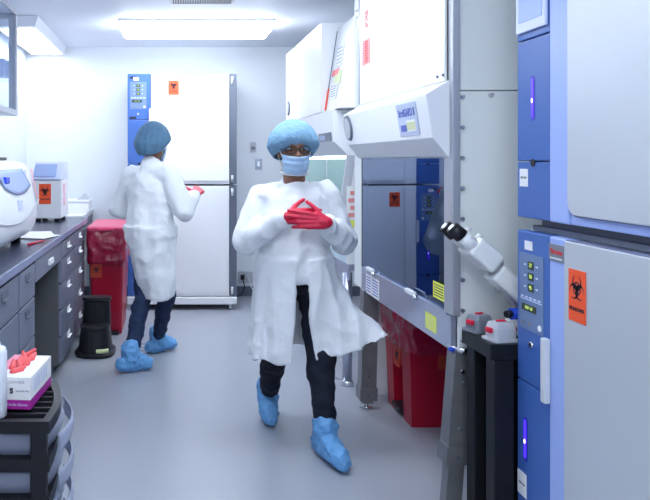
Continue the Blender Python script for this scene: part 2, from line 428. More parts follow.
for x in (.06,.96):
    for y in (.02,.62):
        b = MB(); b.cone((x-.012,y,.03),(x+.012,y,.03),.03,.03,20); b.box(x-.008,x+.008,y-.02,y+.02,.03,.056); part('caster', b, grey_m, t)
XI = 1.197; yi = zs(288.5)
incubator('near lower incubator at the right edge, blue control column and orange sticker on its door', (XI, yi, .13), -PI/2, ('37','50','95'))
incubator('near upper incubator at the right edge, stacked above the one with the orange sticker', (XI, yi, 1.205), -PI/2, ('37','50','96'), sign=False, plate=False)
t = thing('stacking_frame', 'dark steel stacking frame between the two near incubators at the right', 'frame', (XI+.03, yi-IW, 1.162))
b = MB(); b.box(.0, .60, .0, IW-.05, .0, .018); b.box(.02,.58,.02,IW-.07,.018,.041); part('spacer', b, dgrey_m, t)
t = thing('roller_base', 'low white roller base under the near incubators at the right edge', 'base', (XI, yi-IW, 0))
b = MB(); b.box(.0, .64, 0, IW, .055, .128, .006); part('platform', b, white_m, t)
for x in (.06,.58):
    for y in (.06,.96):
        b = MB(); b.cone((x-.012,y,.03),(x+.012,y,.03),.03,.03,20); b.box(x-.008,x+.008,y-.02,y+.02,.03,.056); part('caster', b, grey_m, t)

# ------------------------------------------------------------------ near biosafety cabinet
yn, yf = zs(259), zs(174); XF = 1.083
t = thing('biosafety_cabinet', 'large near biosafety cabinet with sloped white hood, blue glass sash and steel post', 'lab cabinet', (1.45, (yn+yf)/2, 0))
W = dict(parent=t, world=True)
def P(name, b, m, parent=t, **k): return part(name, b, m, parent, world=True, **k)
b = MB(); b.box(XF, 1.85, yn+.035, yf, 1.50, 2.50, .006); P('upper_housing', b, white_m)
b = MB(); b.box(XF-.006, XF, yn+.16, yf-.004, 1.715, 2.49, .002); fp = P('front_panel', b, white_m)
# near vertical fold by the post
b = MB(); b.box(XF-.012, XF, yn+.05, yn+.145, 1.71, 2.49, .003); P('fold_strip', b, offw_m)
b = MB()
for (dx) in (.06,.12): b.cone((XF-.018, yn+dx, 1.735),(XF-.010, yn+dx, 1.735),.006,.006,12)
P('fold_screws', b, dgrey_m)
text('red_lettering', 'BIOHAZARD', .10, frame((XF-.0075, yf-.15, 2.175),(0,0,-1),(0,-1,0)), redink_m, t, world=True, width=.10, bold=.001)
b = MB(); b.box(XF-.0075, XF-.006, yf-.23, yf-.07, 1.93, 2.07); stt = P('red_sticker', b, redsoft_m)
text('sticker_lettering', 'BIOHAZARD', .08, frame((XF-.008, yf-.15, 2.0),(0,0,-1),(0,-1,0)), redink_m, stt, world=True, width=.12, bold=.003)
hp = [(XF+.004,1.715),(.99,1.658),(1.018,1.487),(1.078,1.412),(1.14,1.40),(1.14,1.715)]
b = MB(); b.prism(hp, 'y', yn+.03, zs(173), .003); hd = P('hood', b, white_m)
# badge on the hood face
v = Vector((.99-1.018, 0, 1.658-1.487)).normalized(); u = Vector((0,-1,0)); n = u.cross(v)
def hoodpt(y, k): return Vector((1.018+(.99-1.018)*k, y, 1.487+(1.658-1.487)*k)) + n*.0015
M = frame(hoodpt(zs(235), .50), u, v)
b = MB(M); b.box(-.125,.125,-.070,.070,-.001,.002,.001); bd = P('badge', b, badge_m, hd)
text('badge_lettering', 'SterilGARD II', .044, M @ Matrix.Translation((-.0,.028,.0025)), blueink_m, hd, world=True, width=.21, bold=.0016)
b = MB(M); b.box(-.095,-.02,-.050,-.022,.002,.003); P('badge_block', b, blueink_m, hd)
b = MB(M); b.box(-.018,.095,-.052,-.004,.002,.0028); P('badge_field', b, paper_m, hd)
b = MB(M)
for k in range(5): b.box(-.012+.021*k, .004+.021*k, -.045, -.012, .003, .0036)
P('badge_marks', b, yell2_m, hd)
g = hoodpt(zs(176.5), .55)
b = MB(); b.cone(g - n*.004, g + n*.008, .075, .070, 28); gg = P('round_gauge', b, dgrey_m, hd)
b = MB(); b.cone(g + n*.006, g + n*.010, .058, .058, 28); P('gauge_face', b, rbox_m, hd)
b = MB(); b.box(1.018,1.02,zs(196)-.03,zs(196)+.03,1.50,1.507); P('small_mark', b, pinkink_m, hd)
# steel posts
b = MB(); b.box(1.083, 1.114, yn, zs(251), .796, 2.50, .003); P('near_post', b, steelp_m)
b = MB(); b.box(1.092, 1.13, yf, zs(167), .66, 2.50, .003); P('far_post', b, offw_m)
b = MB(); b.box(1.078, 1.094, yf-.004, yf+.02, 1.72, 2.50); P('edge_strip', b, dgrey_m)
b = MB()
for h in (2.24, 2.28): b.cone((1.078, zs(170), h-.0),(1.092, zs(170), h),.008,.008,10)
P('post_bolts', b, grey_m)
# side panel with screws
b = MB(); b.box(1.112, 1.85, yn+.012, yn+.032, .66, 1.667, .002); b.box(1.112, 1.85, yn+.012, yn+.032, 1.671, 2.50, .002); sp = P('side_panel', b, offw_m)
for k in range(10):
    z = 1.644-.118*k
    b = MB(); b.cone((1.124, yn-.001, z),(1.124, yn+.013, z),.0075,.0085,12); P('screw', b, chrome_m, sp)
b = MB(); b.cone((1.235, yn-.001, 1.652),(1.235, yn+.013, 1.652),.0085,.0095,12); P('screw', b, chrome_m, sp)
for z in (1.02, .90):
    b = MB(); b.cone((1.26+.0, yn-.001, z),(1.26, yn+.013, z),.009,.010,12); P('screw', b, chrome_m, sp)
# chamber
b = MB(); b.box(1.112, 1.85, yn+.032, yn+.045, .78, 1.50); P('near_wall', b, steel_m)
b = MB(); b.box(1.112, 1.85, yf-.013, yf, .66, 1.50); P('far_wall', b, steel_m)
b = MB(); b.box(1.80, 1.85, yn+.045, yf-.013, .66, 1.50); P('back_wall', b, steel_m)
b = MB(); b.box(1.115, 1.80, yn+.045, yf-.013, .755, .785); P('work_surface', b, steel_m)
b = MB(); b.box(1.088, 1.112, yn+.035, yf, .655, .79, .004); lp = P('lower_panel', b, steel_m)
b = MB(); b.prism([(1.112,.66),(1.78,.66),(1.70,.60),(1.20,.60)], 'y', yn+.05, yf-.02); P('drain_pan', b, steel_m)
# sash
gl = MB(); gl.prism([(1.106, zs(252)),(1.111, zs(252)),(1.093, zs(175.2)),(1.088, zs(175.2))], 'z', .79, 1.47); sg = P('sash_glass', gl, sash_m)
b = MB(); b.box(1.089, 1.104, zs(176.2), zs(174), .79, 1.42); P('sash_edge', b, black_m)
b = MB(); b.box(1.086, 1.104, zs(252), zs(176), .784, .797, .002); P('sash_rail', b, steel_m)
for s_ in (181, 217):
    b = MB(); b.box(1.070, 1.090, zs(s_)-.11, zs(s_)+.0, .792, .812, .004); hn = P('sash_handle', b, white_m)
    b = MB(); b.cone((1.068, zs(s_)-.125, .79),(1.088, zs(s_)-.125, .79),.011,.011,12); P('latch', b, chrome_m)
M = frame((1.0932, zs(244), .863),(0,-1,0),(0,0,1))
b = MB(M); b.box(-.062,.062,-.034,.034,0,.001); ys = P('yellow_sticker', b, yellow_m)
b = MB(M)
for k in range(5): b.box(-.05,.05,-.024+.011*k,-.020+.011*k,.001,.0014)
P('sticker_print', b, ink_m, ys)
M = frame((1.0875, zs(238), .718),(0,-1,0),(0,0,1))
b = MB(M); b.box(-.062,.062,-.034,.034,0,.001); ys = P('yellow_sticker', b, yellow_m)
b = MB(M)
for k in range(5): b.box(-.05,.05,-.024+.011*k,-.020+.011*k,.001,.0014)
P('sticker_print', b, yell2_m, ys)
for s_, w_ in ((181,.05),(187,.07)):
    M = frame((1.0875, zs(s_), .715),(0,-1,0),(0,0,1))
    b = MB(M); b.box(-w_,w_,-.055,.05,0,.001); ps = P('white_notice', b, paper_m)
    b = MB(M)
    for k in range(6): b.box(-w_*.8,w_*.8,-.042+.015*k,-.036+.015*k,.001,.0014)
    P('notice_print', b, blueink_m, ps)
# legs
def leg(top, bot, w, lo=.24, m=steeld_m):
    top = Vector(top); bot = Vector(bot); f = lambda z: bot + (top-bot)*((z-bot.z)/(top.z-bot.z))
    b = MB(); r = w/2
    def sq(c, r): return [(c.x-r,c.y-r,c.z),(c.x+r,c.y-r,c.z),(c.x+r,c.y+r,c.z),(c.x-r,c.y+r,c.z)]
    b.loft([sq(f(top.z), r), sq(f(lo), r)], smooth=False)
    L = P('leg', b, m)
    b = MB(); b.loft([sq(f(lo+.05), r*1.15), sq(f(lo-.02), r*1.15)], smooth=False)
    P('collar', b, m, L)
    for z in (lo+.01, lo+.12, lo+.3): b = MB(); b.cone(f(z)+Vector((-.004,-r*1.15-.004,0)), f(z)+Vector((-.004,-r*.9,0)), .006, .006, 10); P('bolt', b, dgrey_m, L)
    b = MB(); b.loft([sq(f(lo), r*.72), sq(f(.03), r*.72)], smooth=False); P('inner_tube', b, m, L)
    b = MB(); b.cone(f(.03), (bot.x, bot.y, 0), .012, .012, 12); b.cone((bot.x,bot.y,.012),(bot.x,bot.y,0),.03,.034,16); P('foot', b, chrome_m, L)
leg((1.142, yn+.05, .665), (1.09, yn+.05, 0), .085)
leg((1.118, yf-.06, .665), (1.10, yf-.06, 0), .085, lo=.07)
leg((1.78, yn+.08, .62), (1.78, yn+.08, 0), .07)
leg((1.78, yf-.06, .62), (1.78, yf-.06, 0), .07)
b = MB(); b.cone((1.142, yn+.05, .655),(1.142, yn+.05, .675),.058,.058,20); P('leg_cap', b, chrome_m)
b = MB(); b.tube([(1.10,yn+.03,.652),(1.09,yn+.015,.664),(1.075,yn+.01,.668)], .008); P('drain_valve', b, kblue_m)

# ------------------------------------------------------------------ far biosafety cabinet
X2 = .975; y2n, y2f = zs(153), zs(117)
t2 = thing('biosafety_cabinet', 'far biosafety cabinet with tall boxy white front and lit chamber behind the walking person', 'lab cabinet', (1.4, (y2n+y2f)/2, 0))
def Q(name, b, m, parent=t2, **k): return part(name, b, m, parent, world=True, **k)
b = MB(); b.box(X2, 1.75, y2n, y2f, 1.71, 2.30, .006); Q('upper_housing', b, white_m)
hy = zs(163)
b = MB(); b.prism([(X2+.004,1.709),(X2+.02,1.51),(1.08,1.43),(1.16,1.42),(1.16,1.709)], 'y', hy, y2f, .003); h2 = Q('hood', b, white_m)
b = MB(frame((X2+.015, zs(155), 1.545),(0,-1,0),(-.016,0,.2))); b.box(-.20,.17,-.028,.028,-.004,.004); dd = Q('display', b, dgrey_m, h2)
b = MB(frame((X2+.015, zs(155), 1.545),(0,-1,0),(-.016,0,.2))); b.box(-.16,.0,-.014,.014,.004,.005); Q('display_screen', b, winbl_m, h2)
b = MB(); 
gc = Vector((X2+.001, zs(119.8), 1.83)); b.cone(gc+Vector((.004,0,0)), gc+Vector((-.010,0,0)), .062,.058,24); Q('round_gauge', b, dgrey_m)
b = MB(); b.cone(gc+Vector((-.009,0,0)), gc+Vector((-.012,0,0)), .045,.045,24); Q('gauge_face', b, rbox_m)
# sloped panel with papers
b = MB(); b.prism([(1.0,1.712),(1.084,2.26),(1.30,2.33),(1.30,1.712)], 'y', zs(168), y2n-.004, .003); slp = Q('sloped_panel', b, white_m)
vv = Vector((.084,0,.548)).normalized()
def sl(y, k): return Vector((1.0+.084*k, y, 1.712+.548*k))
b = MB(frame(sl(y2n-.01,.5)+Vector((-.002,0,0)), (0,-1,0), vv)); b.box(-.006,.0,-.26,.26,-.001,.002); Q('dark_edge', b, dgrey_m, slp)
b = MB(frame(sl(y2n-.02,.13)+Vector((-.002,0,0)), (0,-1,0), vv)); b.box(-.02,.01,-.06,.08,-.001,.004); Q('orange_tag', b, orange_m, slp)
for k, (yy, kk, hh, mm) in enumerate(((zs(160),.63,.075,paper_m),(zs(161),.36,.045,yell2_m),(zs(159),.22,.05,paper_m),(zs(158),.44,.02,coral_m))):
    b = MB(frame(sl(yy,kk)+Vector((-.002,0,0)), (0,-1,0), vv)); b.box(-.09,.09,-hh,hh,0,.0015); pp = Q('posted_note', b, mm, slp)
    if mm is paper_m:
        b = MB(frame(sl(yy,kk)+Vector((-.002,0,0)), (0,-1,0), vv))
        for j in range(5): b.box(-.07,.06,-hh*.7+j*hh*.32,-hh*.7+j*hh*.32+.006,.0016,.002)
        Q('note_print', b, winbl_m, slp)
# chamber
b = MB(); b.box(1.10, 1.75, y2f-.03, y2f, .70, 1.71); Q('far_wall', b, chamb_m)
b = MB(); b.box(1.305, 1.315, y2f-.05, y2f-.031, .78, 1.6); Q('inner_rail', b, grey_m)
b = MB(); b.cone((1.12, hy+.1, 1.415),(1.12, y2f-.05, 1.415),.008,.008,12); Q('lamp_tube', b, hoodtube_m)
b = MB(); b.box(1.70, 1.75, hy, y2f-.03, .70, 1.71); Q('back_wall', b, chamb_m)
b = MB(); b.box(1.10, 1.70, hy, y2f-.03, .72, .76); Q('work_surface', b, steel_m)
b = MB(); b.box(1.08, 1.10, hy, y2f, .66, .76, .003); Q('lower_panel', b, steel_m)
b = MB(); b.box(1.2, 1.65, hy+.1, y2f-.1, 1.66, 1.69); Q('chamber_lamp', b, hoodlamp_m)
b = MB(); b.prism([(1.075,1.43),(1.13,1.43),(1.075,1.10),(1.03,1.10)], 'y', hy, hy+.03, .002); sp2 = Q('sash_side', b, rbox_m)
b = MB(); b.prism([(1.13,1.43),(1.75,1.43),(1.75,.76),(1.075,.76),(1.075,1.10)], 'y', hy+.002, hy+.028); Q('near_wall', b, white_m)
b = MB(frame((1.1, hy-.001, 1.17),(1,0,0),(0,0,1))); b.box(-.03,.05,-.14,.07,0,.002); nt_ = Q('printed_notice', b, paper_m)
for q_ in range(4): b = MB(frame((1.1, hy-.004, 1.17),(1,0,0),(0,0,1))); b.box(-.02+.012*(q_%2),.018+.012*(q_%2),-.12+.045*q_,-.095+.045*q_,0,.001); Q('notice_print', b, redsoft_m, nt_)
b = MB(frame((1.1, hy-.001, 1.0),(1,0,0),(0,0,1))); b.box(-.01,.04,-.02,.03,0,.002); Q('yellow_label', b, yellow_m)
for (x, y) in ((1.09, hy+.06), (1.68, hy+.06), (1.10, y2f-.06), (1.68, y2f-.06)):
    b = MB(); b.cone((x,y,.70),(x,y,.03),.03,.03,16); L2 = Q('leg', b, steel_m)
    b = MB(); b.cone((x,y,.03),(x,y,0),.036,.040,16); Q('foot', b, chrome_m, L2)

# low white cabinet between them, with clear bags on top
cy0, cy1 = zs(167), zs(164)+.0
t = thing('low_cabinet', 'low white cabinet on the floor between the two biosafety cabinets', 'cabinet', (1.4, zs(168)+.06, 0))
b = MB(); b.box(1.16, 1.70, zs(168)+.0, zs(163)-.02, .0, .60, .004); part('body', b, white_m, t, world=True)
b = MB(); b.box(1.15, 1.71, zs(168)-.01, zs(163)-.01, .602, .62, .003); part('top_board', b, grey_m, t, world=True)

# ------------------------------------------------------------------ red waste bins
def liner(prof, base):
    # crumpled film cuff: many rings with creases
    nb = []
    for i in range(len(base)):
        p, q = base[i], base[(i+1) % len(base)]; L_ = math.dist(p, q); n = max(1, int(L_/.010))
        nb += [(p[0]+(q[0]-p[0])*k/n, p[1]+(q[1]-p[1])*k/n) for k in range(n)]
    out = []; N = 26
    for j in range(N+1):
        t_ = j/N*(len(prof)-1); i0 = min(int(t_), len(prof)-2); k = t_-i0
        z = prof[i0][0]*(1-k)+prof[i0+1][0]*k; f = prof[i0][1]*(1-k)+prof[i0+1][1]*k; ring = []
        for i, (x, y) in enumerate(nb):
            q = Vector((x*9, y*9, z*7)); c = .5-abs(noise.noise(q))*1.8 + .4*noise.noise(q*2.3)
            amp = .019*math.sin(PI*min(1, .15+j/N*.8)); l_ = math.hypot(x, y)
            ring.append((x*f + x/l_*c*amp, y*f + y/l_*c*amp, z + (.012*noise.noise(Vector((x*30, y*30, 2))) if j < 3 else 0)))
        out.append(ring)
    return out
def waste_bin(label, cx, cy, w, d, h, lid, near_face, rot=0):
    t = thing('waste_bin', label, 'bin', (cx, cy, 0), rot)
    k = .82; b = MB()
    def R(z, f, n=.03): return [(x, y, z) for x, y in rrect(-w/2*f, w/2*f, -d/2*f, d/2*f, n, 4)]
    # foot notch for the pedal on the -y side
    b.loft([R(0,k), R(.02,k+.01), R(h*.5,k+.09), R(h-.03,1.0), R(h-.03,1.04), R(h,1.04)], smooth=False)
    part('bin_body', b, red_m, t)
    # bag cuff
    b = MB(); N = 60; rings = []
    prof = [(h-.26, 1.03), (h-.23, 1.075), (h-.16, 1.06), (h-.09, 1.09), (h-.02, 1.07), (h+.006, 1.05)]
    base = rrect(-w/2, w/2, -d/2, d/2, .04, 14)
    rings = liner(prof, base)
    for j, (z, f) in []:
        rings.append([(x*f*(1+.018*math.sin(i*1.9+j)+.012*math.sin(i*.7+2*j)), y*f*(1+.018*math.sin(i*2.3+j)), z+(.012*math.sin(i*.9)+.008*math.sin(i*2.1) if j<2 else 0)) for i, (x, y) in enumerate(base)])
    b.loft(rings, closed_caps=False); part('bag_liner', b, bag_m, t, solid=.003)
    if lid:
        b = MB(); b.loft([R(h+.006,1.08), R(h+.028,1.08), R(h+.04,1.02,.03)], smooth=False); l = part('lid', b, lidred_m, t)
        b = MB(); b.box(-.06,.06,-d/2*1.1-.012,-d/2*1.06,h+.008,h+.024,.003); part('lid_tab', b, lidred_m, l)
    return t
t = waste_bin('tall red waste bin with pink-topped lid and red bag cuff beside the grey drawers', -.525, (zs(125.5)+zs(112))/2, .29, zs(112)-zs(126)-.02, .83, True, -1)
dd_ = (zs(112)-zs(126)-.02)/2
b = MB(); b.box(-.125,-.035,-dd_*.965,-dd_*.93,.46,.57); sk = part('warning_label', b, labdk_m, t)
b = MB(frame((-.08,-dd_*.967,.525),(1,0,0),(0,0,1))); bio_symbol(b, .03); part('biohazard_symbol', b, ink_m, sk)
b = MB(); b.box(-.02,.10,-dd_*.84-.05,-dd_*.84+.02,.008,.03,.004); part('pedal', b, black_m, t)

bx0, bx1, by0, by1 = 1.255, 1.62, zs(191), zs(172.5)
t = thing('waste_bin', 'red waste bin with draped red bag under the near steel-fronted cabinet', 'bin', ((bx0+bx1)/2, (by0+by1)/2, 0))
w, d, h = bx1-bx0, by1-by0, .58
def notch_ring(z, f, dep):
    # rounded-rectangle ring whose aisle side (-x) is pushed in at mid-width
    P_ = []
    for (x, y) in ((-w/2,-d/2),(w/2,-d/2),(w/2,d/2),(-w/2,d/2),(-w/2,d*.22),(-w/2+dep,d*.22),(-w/2+dep,-d*.18),(-w/2,-d*.18)): P_.append((x*f if x != -w/2+dep else (-w/2)*f+dep, y*f, z))
    return P_
b = MB(); b.loft([notch_ring(0,1.0,.09), notch_ring(.27,1.05,.08), notch_ring(.29,1.055,.002), notch_ring(h,1.12,.002)], smooth=False)
o = part('bin_body', b, red_m, t); bevelmod(o, .008)
b = MB(); b.box(-w/2-.02,-w/2+.07,-d*.15,d*.2,.03,.05,.004); part('pedal', b, black_m, t)
b = MB(); rings = []; base = rrect(-w/2, w/2, -d/2, d/2, .04, 14)
rings = liner([(.385,1.12),(.40,1.17),(.46,1.18),(.53,1.22),(.60,1.24),(.625,1.18)], base)
for j, (z, f) in []:
    rings.append([(x*f*(1+.015*math.sin(i*1.9+j)), y*f*(1+.015*math.sin(i*2.3+j)), z+(.012*math.sin(i*.9) if j<2 else 0)) for i,(x,y) in enumerate(base)])
b.loft(rings, closed_caps=True); part('bag_liner', b, bag_m, t, solid=.003)
b = MB(frame((-w/2*1.085-.002,-.01,.325),(0,-1,0),(.06,0,.6))); b.box(-.045,.045,-.055,.055,-.01,.001); sk = part('warning_label', b, labdk_m, t)
b = MB(frame((-w/2*1.085-.004,-.01,.33),(0,-1,0),(.06,0,.6))); bio_symbol(b, .035); part('biohazard_symbol', b, ink_m, sk)
b = MB(frame((.02,-d/2*1.085-.002,.35),(1,0,0),(0,-.03,.6))); b.box(-.07,.07,-.045,.045,-.01,.001); sk = part('warning_label', b, labdk_m, t)
b = MB(frame((.02,-d/2*1.085-.004,.36),(1,0,0),(0,-.03,.6))); bio_symbol(b, .035); part('biohazard_symbol', b, ink_m, sk)

# ------------------------------------------------------------------ step stool
sy = zs(137.5)
t = thing('step_stool', 'black round-fronted two-step stool with yellow label beside the grey drawers', 'stool', (-.555, sy, 0))
def dring(z, f, r=1, y0=-.17, y1=.17, xr=.135):
    P_ = []
    for i in range(28):
        a = 2*PI*i/28; P_.append((xr*f*math.copysign(abs(math.cos(a))**.7, math.cos(a)), (y0+y1)/2+(y1-y0)/2*f*math.copysign(abs(math.sin(a))**.7, math.sin(a)), z))
    return P_
b = MB(); b.loft([dring(0,1.05),dring(.022,1.08),dring(.03,1.02),dring(.035,.93)], smooth=False); part('base_skirt', b, black_m, t)
b = MB(); b.loft([dring(.035,.90),dring(.185,.78),dring(.20,.82),dring(.212,.80)], smooth=False); part('lower_step', b, black_m, t)
b = MB(); b.loft([dring(.20,1,1,.02,.16,.105),dring(.36,.93,1,.02,.16,.105),dring(.37,1.03,1,.02,.16,.105),dring(.39,1.0,1,.02,.16,.105)], smooth=False); part('upper_step', b, black_m, t)
b = MB(); b.grid(lambda u_, v_: (.02+.085*u_, -.166*(1-((.02+.085*u_)/.135)**2.9)**.34-.003, .036+.030*v_), 10, 2); part('yellow_label', b, yell2_m, t, solid=.002)

# ------------------------------------------------------------------ casework on the left
XC = -.705; CT = .925
yA1 = zs(194); yB0 = zs(157); yB1 = zs(124)
t = thing('worktop', 'long dark blue-grey worktop running along the left wall', 'worktop', ((XL+XC)/2, 3.5, CT-.038))
b = MB(); b.box(XL+.002, XC, 1.3, zs(121), CT-.038, CT, .003); part('slab', b, counter_m, t, world=True)
b = MB(); b.box(XC, XC+.010, 1.3, zs(121), CT-.038, CT, .003); part('front_edge', b, edge_m, t, world=True)
def pull(b, y, z, w=.055): 
    b.box(XC-.001, XC+.012, y-w, y+w, z-.018, z+.018, .004)
def base_cab(name, label, y0, y1, cols, top=.88):
    t = thing(name, label, 'cabinet', ((XL+XC)/2, (y0+y1)/2, 0))
    b = MB(); b.box(XL+.02, XC-.022, y0+.002, y1-.002, .09, top, .002); part('body', b, cabd_m, t, world=True)
    b = MB(); b.box(XL+.06, XC-.08, y0+.02, y1-.02, 0, .09); part('plinth', b, base_m, t, world=True)
    for (c0, c1, rows, style) in cols:
        for (z0, z1) in rows:
            b = MB(); b.box(XC-.022, XC-.0, c0+.006, c1-.006, z0+.005, z1-.005, .003)
            if style == 'door' and z1-z0 > .3:
                dr = part('door', b, cab_m, t, world=True)
                b = MB()
                for yy in (c0+.06,): b.cone((XC, yy, z1-.12),(XC+.022, yy, z1-.12),.011,.014,14)
                b.cone((XC, c0+.06, z0+.14),(XC+.022, c0+.06, z0+.14),.011,.014,14)
                part('knob', b, chrome_m, dr, world=True)
            else:
                dr = part('drawer', b, cab_m, t, world=True)
                ym = (c0+c1)/2; zm = z1-.045
                b = MB(); b.box(XC+.001, XC+.004, ym-.06, ym+.06, zm-.020, zm+.016, .001)
                b.box(XC+.004, XC+.018, ym-.055, ym+.055, zm-.020, zm-.014, .002)
                part('label_pull', b, paper_m if style == 'label' else dgrey_m, dr, world=True)
    return t
rows5 = [(.10,.27),(.27,.44),(.44,.61),(.61,.765),(.765,.875)]
rows4 = [(.10,.30),(.30,.50),(.50,.70),(.70,.875)]
ym = (yB0+yB1)/2
base_cab('drawer_cabinet', 'grey two-column drawer cabinet under the worktop, next to the red bin', yB0, yB1, [(yB0+.005, ym, rows5, 'label'), (ym, yB1-.005, rows5, 'label')])
c1 = zs(217); c2 = zs(262)
base_cab('drawer_cabinet', 'grey drawer cabinet with dark pulls at the near side of the knee space', c1, yA1, [(c1+.004, yA1-.004, rows4, 'dark')])
base_cab('drawer_cabinet', 'grey base cabinet with labelled top drawer and round door knobs, behind the black cart', c2, c1-.003, [(c2, c1-.003, [(.10,.70),(.70,.875)], 'door')])
base_cab('drawer_cabinet', 'nearest grey base cabinet under the worktop, left of the black cart', 1.35, c2-.003, [(1.35, 2.05, rows4, 'dark'), (2.05, c2-.003, rows4, 'dark')])
t = thing('pencil_drawer', 'shallow grey drawer hung under the worktop across the knee space', 'drawer', (XC-.2, (yA1+yB0)/2, .78))
b = MB(); b.box(XC-.40, XC-.022, yA1+.012, yB0-.012, .775, .887, .002); part('drawer_box', b, cabd_m, t, world=True)
b = MB(); b.box(XC-.022, XC, yA1+.006, yB0-.006, .765, .88, .003); dr = part('drawer_front', b, cab_m, t, world=True)
b = MB(); b.box(XC+.001, XC+.016, (yA1+yB0)/2-.06, (yA1+yB0)/2+.06, .80, .835, .004); part('label_pull', b, paper_m, dr, world=True)

# far table and box
ty0, ty1 = zs(112), YB-.03
t = thing('side_table', 'grey table with dark legs in the far left corner behind the worktop', 'table', (-1.15, (ty0+ty1)/2, 0))
b = MB(); b.box(XL+.02, -.80, ty0, ty1, .86, .90, .003); part('tabletop', b, grey_m, t, world=True)
b = MB(); b.box(XL+.06, -.82, ty0+.03, ty1-.03, .74, .86); part('apron', b, cab_m, t, world=True)
for x in (XL+.05, -.83):
    for y in (ty0+.03, ty1-.03):
        b = MB(); b.box(x-.015,x+.015,y-.015,y+.015,0,.86,.002); part('leg', b, dgrey_m, t, world=True)
t = thing('storage_box', 'white lidded box standing on the grey table in the far left corner', 'box', (-.90, zs(104), .90))
b = MB(); b.box(-.115,.115,-.12,.12,0,.10,.006); part('body', b, white_m, t)
b = MB(); b.box(-.12,.12,-.125,.125,.101,.122,.004); part('lid', b, white_m, t)
b = MB(); b.prism([(-.0,0),(.12,0),(.085,.055),(.075,.055)], 'y', -.05, .05, .002)
for v_ in b.bm.verts: v_.co += Vector((-.91, zs(104)+.0, 1.024))
single('grey_wedge', b, rbox_m, 'small grey wedge lying on top of the white box', 'wedge')

# ------------------------------------------------------------------ wall cabinet with glass doors
XW = -1.105; wy1 = zs(139.5); wy0 = 2.6
t = thing('wall_cabinet', 'white-framed glass-door wall cabinet above the worktop at the top left', 'cabinet', ((XL+XW)/2, (wy0+wy1)/2, 1.715))
b = MB()
b.box(XL+.002, XW-.022, wy0, wy1, 1.715, 1.735); b.box(XL+.002, XW-.022, wy0, wy1, 2.45, 2.47)
b.box(XL+.002, XL+.02, wy0, wy1, 1.735, 2.45); b.box(XL+.02, XW-.022, wy0, wy0+.018, 1.735, 2.45)
part('case', b, white_m, t, world=True)
b = MB()
b.bm.free()
for z in (1.96, 2.2): b = MB(); b.box(XL+.02, XW-.03, wy0+.018, wy1-.018, z, z+.008); part('shelf', b, pane_m, t, world=True)
b = MB(); b.box(XW-.062, XW-.022, wy1-.018, wy1, 1.735, 2.45); b.box(XL+.02, XL+.06, wy1-.018, wy1, 1.735, 2.45); b.box(XL+.06, XW-.062, wy1-.018, wy1, 1.735, 1.775); b.box(XL+.06, XW-.062, wy1-.018, wy1, 2.41, 2.45); es = part('end_frame', b, rbox_m, t, world=True)
b = MB(); b.box(XL+.06, XW-.062, wy1-.012, wy1-.008, 1.775, 2.41); part('end_pane', b, pane_m, es, world=True)
nd = 3; wd = (wy1-wy0)/nd
for k in range(nd):
    a, c = wy0+k*wd+.002, wy0+(k+1)*wd-.002
    b = MB(); b.box(XW-.02, XW, a, c, 1.715, 1.755, .002); b.box(XW-.02, XW, a, c, 2.43, 2.47, .002); b.box(XW-.02, XW, a, a+.05, 1.755, 2.43, .002); b.box(XW-.02, XW, c-.05, c, 1.755, 2.43, .002)
    dr = part('door', b, rbox_m, t, world=True)
    b = MB(); b.box(XW-.013, XW-.009, a+.05, c-.05, 1.755, 2.43); part('glass_pane', b, pane_m, dr, world=True)
b = MB(); b.box(XW-.20,XW-.05,wy1-.20,wy1-.06,1.978,2.10,.004); 
single('stored_box', b, winbl_m, 'blue-grey box on the shelf inside the glass wall cabinet', 'box')

# ------------------------------------------------------------------ bench machines
MXF = -.80
t = thing('bench_centrifuge', 'big rounded white bench centrifuge with grey window, nearest on the left worktop', 'centrifuge', (-1.10, zs(188), CT))
y0, y1 = zs(232), zs(167)
rings = []
N = 14
for i in range(N+1):
    k = i/N; y = y0 + (y1-y0)*k
    e = 1 - (abs(2*k-1))**14*.05
    prof = [(-1.38,.955),(-.90,.95),(-.825,.97),(-.788,1.05),(-.793,1.15),(-.822,1.28),(-.838,1.355),(-.872,1.392),(-.98,1.400),(-1.30,1.400),(-1.38,1.35)]
    rings.append([((x+1.1)*e-1.1, y, 1.17+(z-1.17)*e) for x, z in prof])
b = MB(); b.loft(rings); part('housing', b, white_m, t, world=True, sub=2)
# window follows the slope
def mface(y, h, off=.004):
    P_ = [(1.05,-.788),(1.15,-.793),(1.28,-.822),(1.355,-.838),(1.40,-.88)]
    for (h0,x0),(h1,x1) in zip(P_, P_[1:]):
        if h <= h1: break
    return Vector((x0+(x1-x0)*(h-h0)/(h1-h0)+off, y, h))
def winf(u_, v_):
    ya = zs(174.5) + (zs(181)-zs(174.5))*v_; y = ya - .62*u_
    lo = 1.215 + .05*(1-math.sin(PI*u_*.9+.2)); return mface(y, lo + (1.352-lo)*v_, .006)
b = MB(); b.grid(winf, 14, 6); part('window', b, winbl_m, t, world=True, solid=.006)
p_ = mface(zs(203), 1.30, .008); b = MB(); b.box(p_.x-.01,p_.x+.012,p_.y-.045,p_.y+.045,1.282,1.318,.008); part('blue_button', b, kblue_m, t, world=True)
p_ = mface(zs(178), 1.33, .008); b = MB(); b.box(p_.x-.006,p_.x+.004,p_.y-.012,p_.y+.012,1.30,1.345,.003); part('catch', b, grey_m, t, world=True)
text('pink_lettering', 'BIOHAZARD', .075, frame(mface(zs(170.0), 1.262, .007), (.20,0,-1), (0,1,0)), pinkink_m, t, world=True, width=.17, bold=.002)
b = MB(); b.box(mface(zs(190),1.18).x-.006, mface(zs(190),1.16).x+.002, zs(193), zs(189), 1.14, 1.19); part('small_label', b, paleb_m, t, world=True)
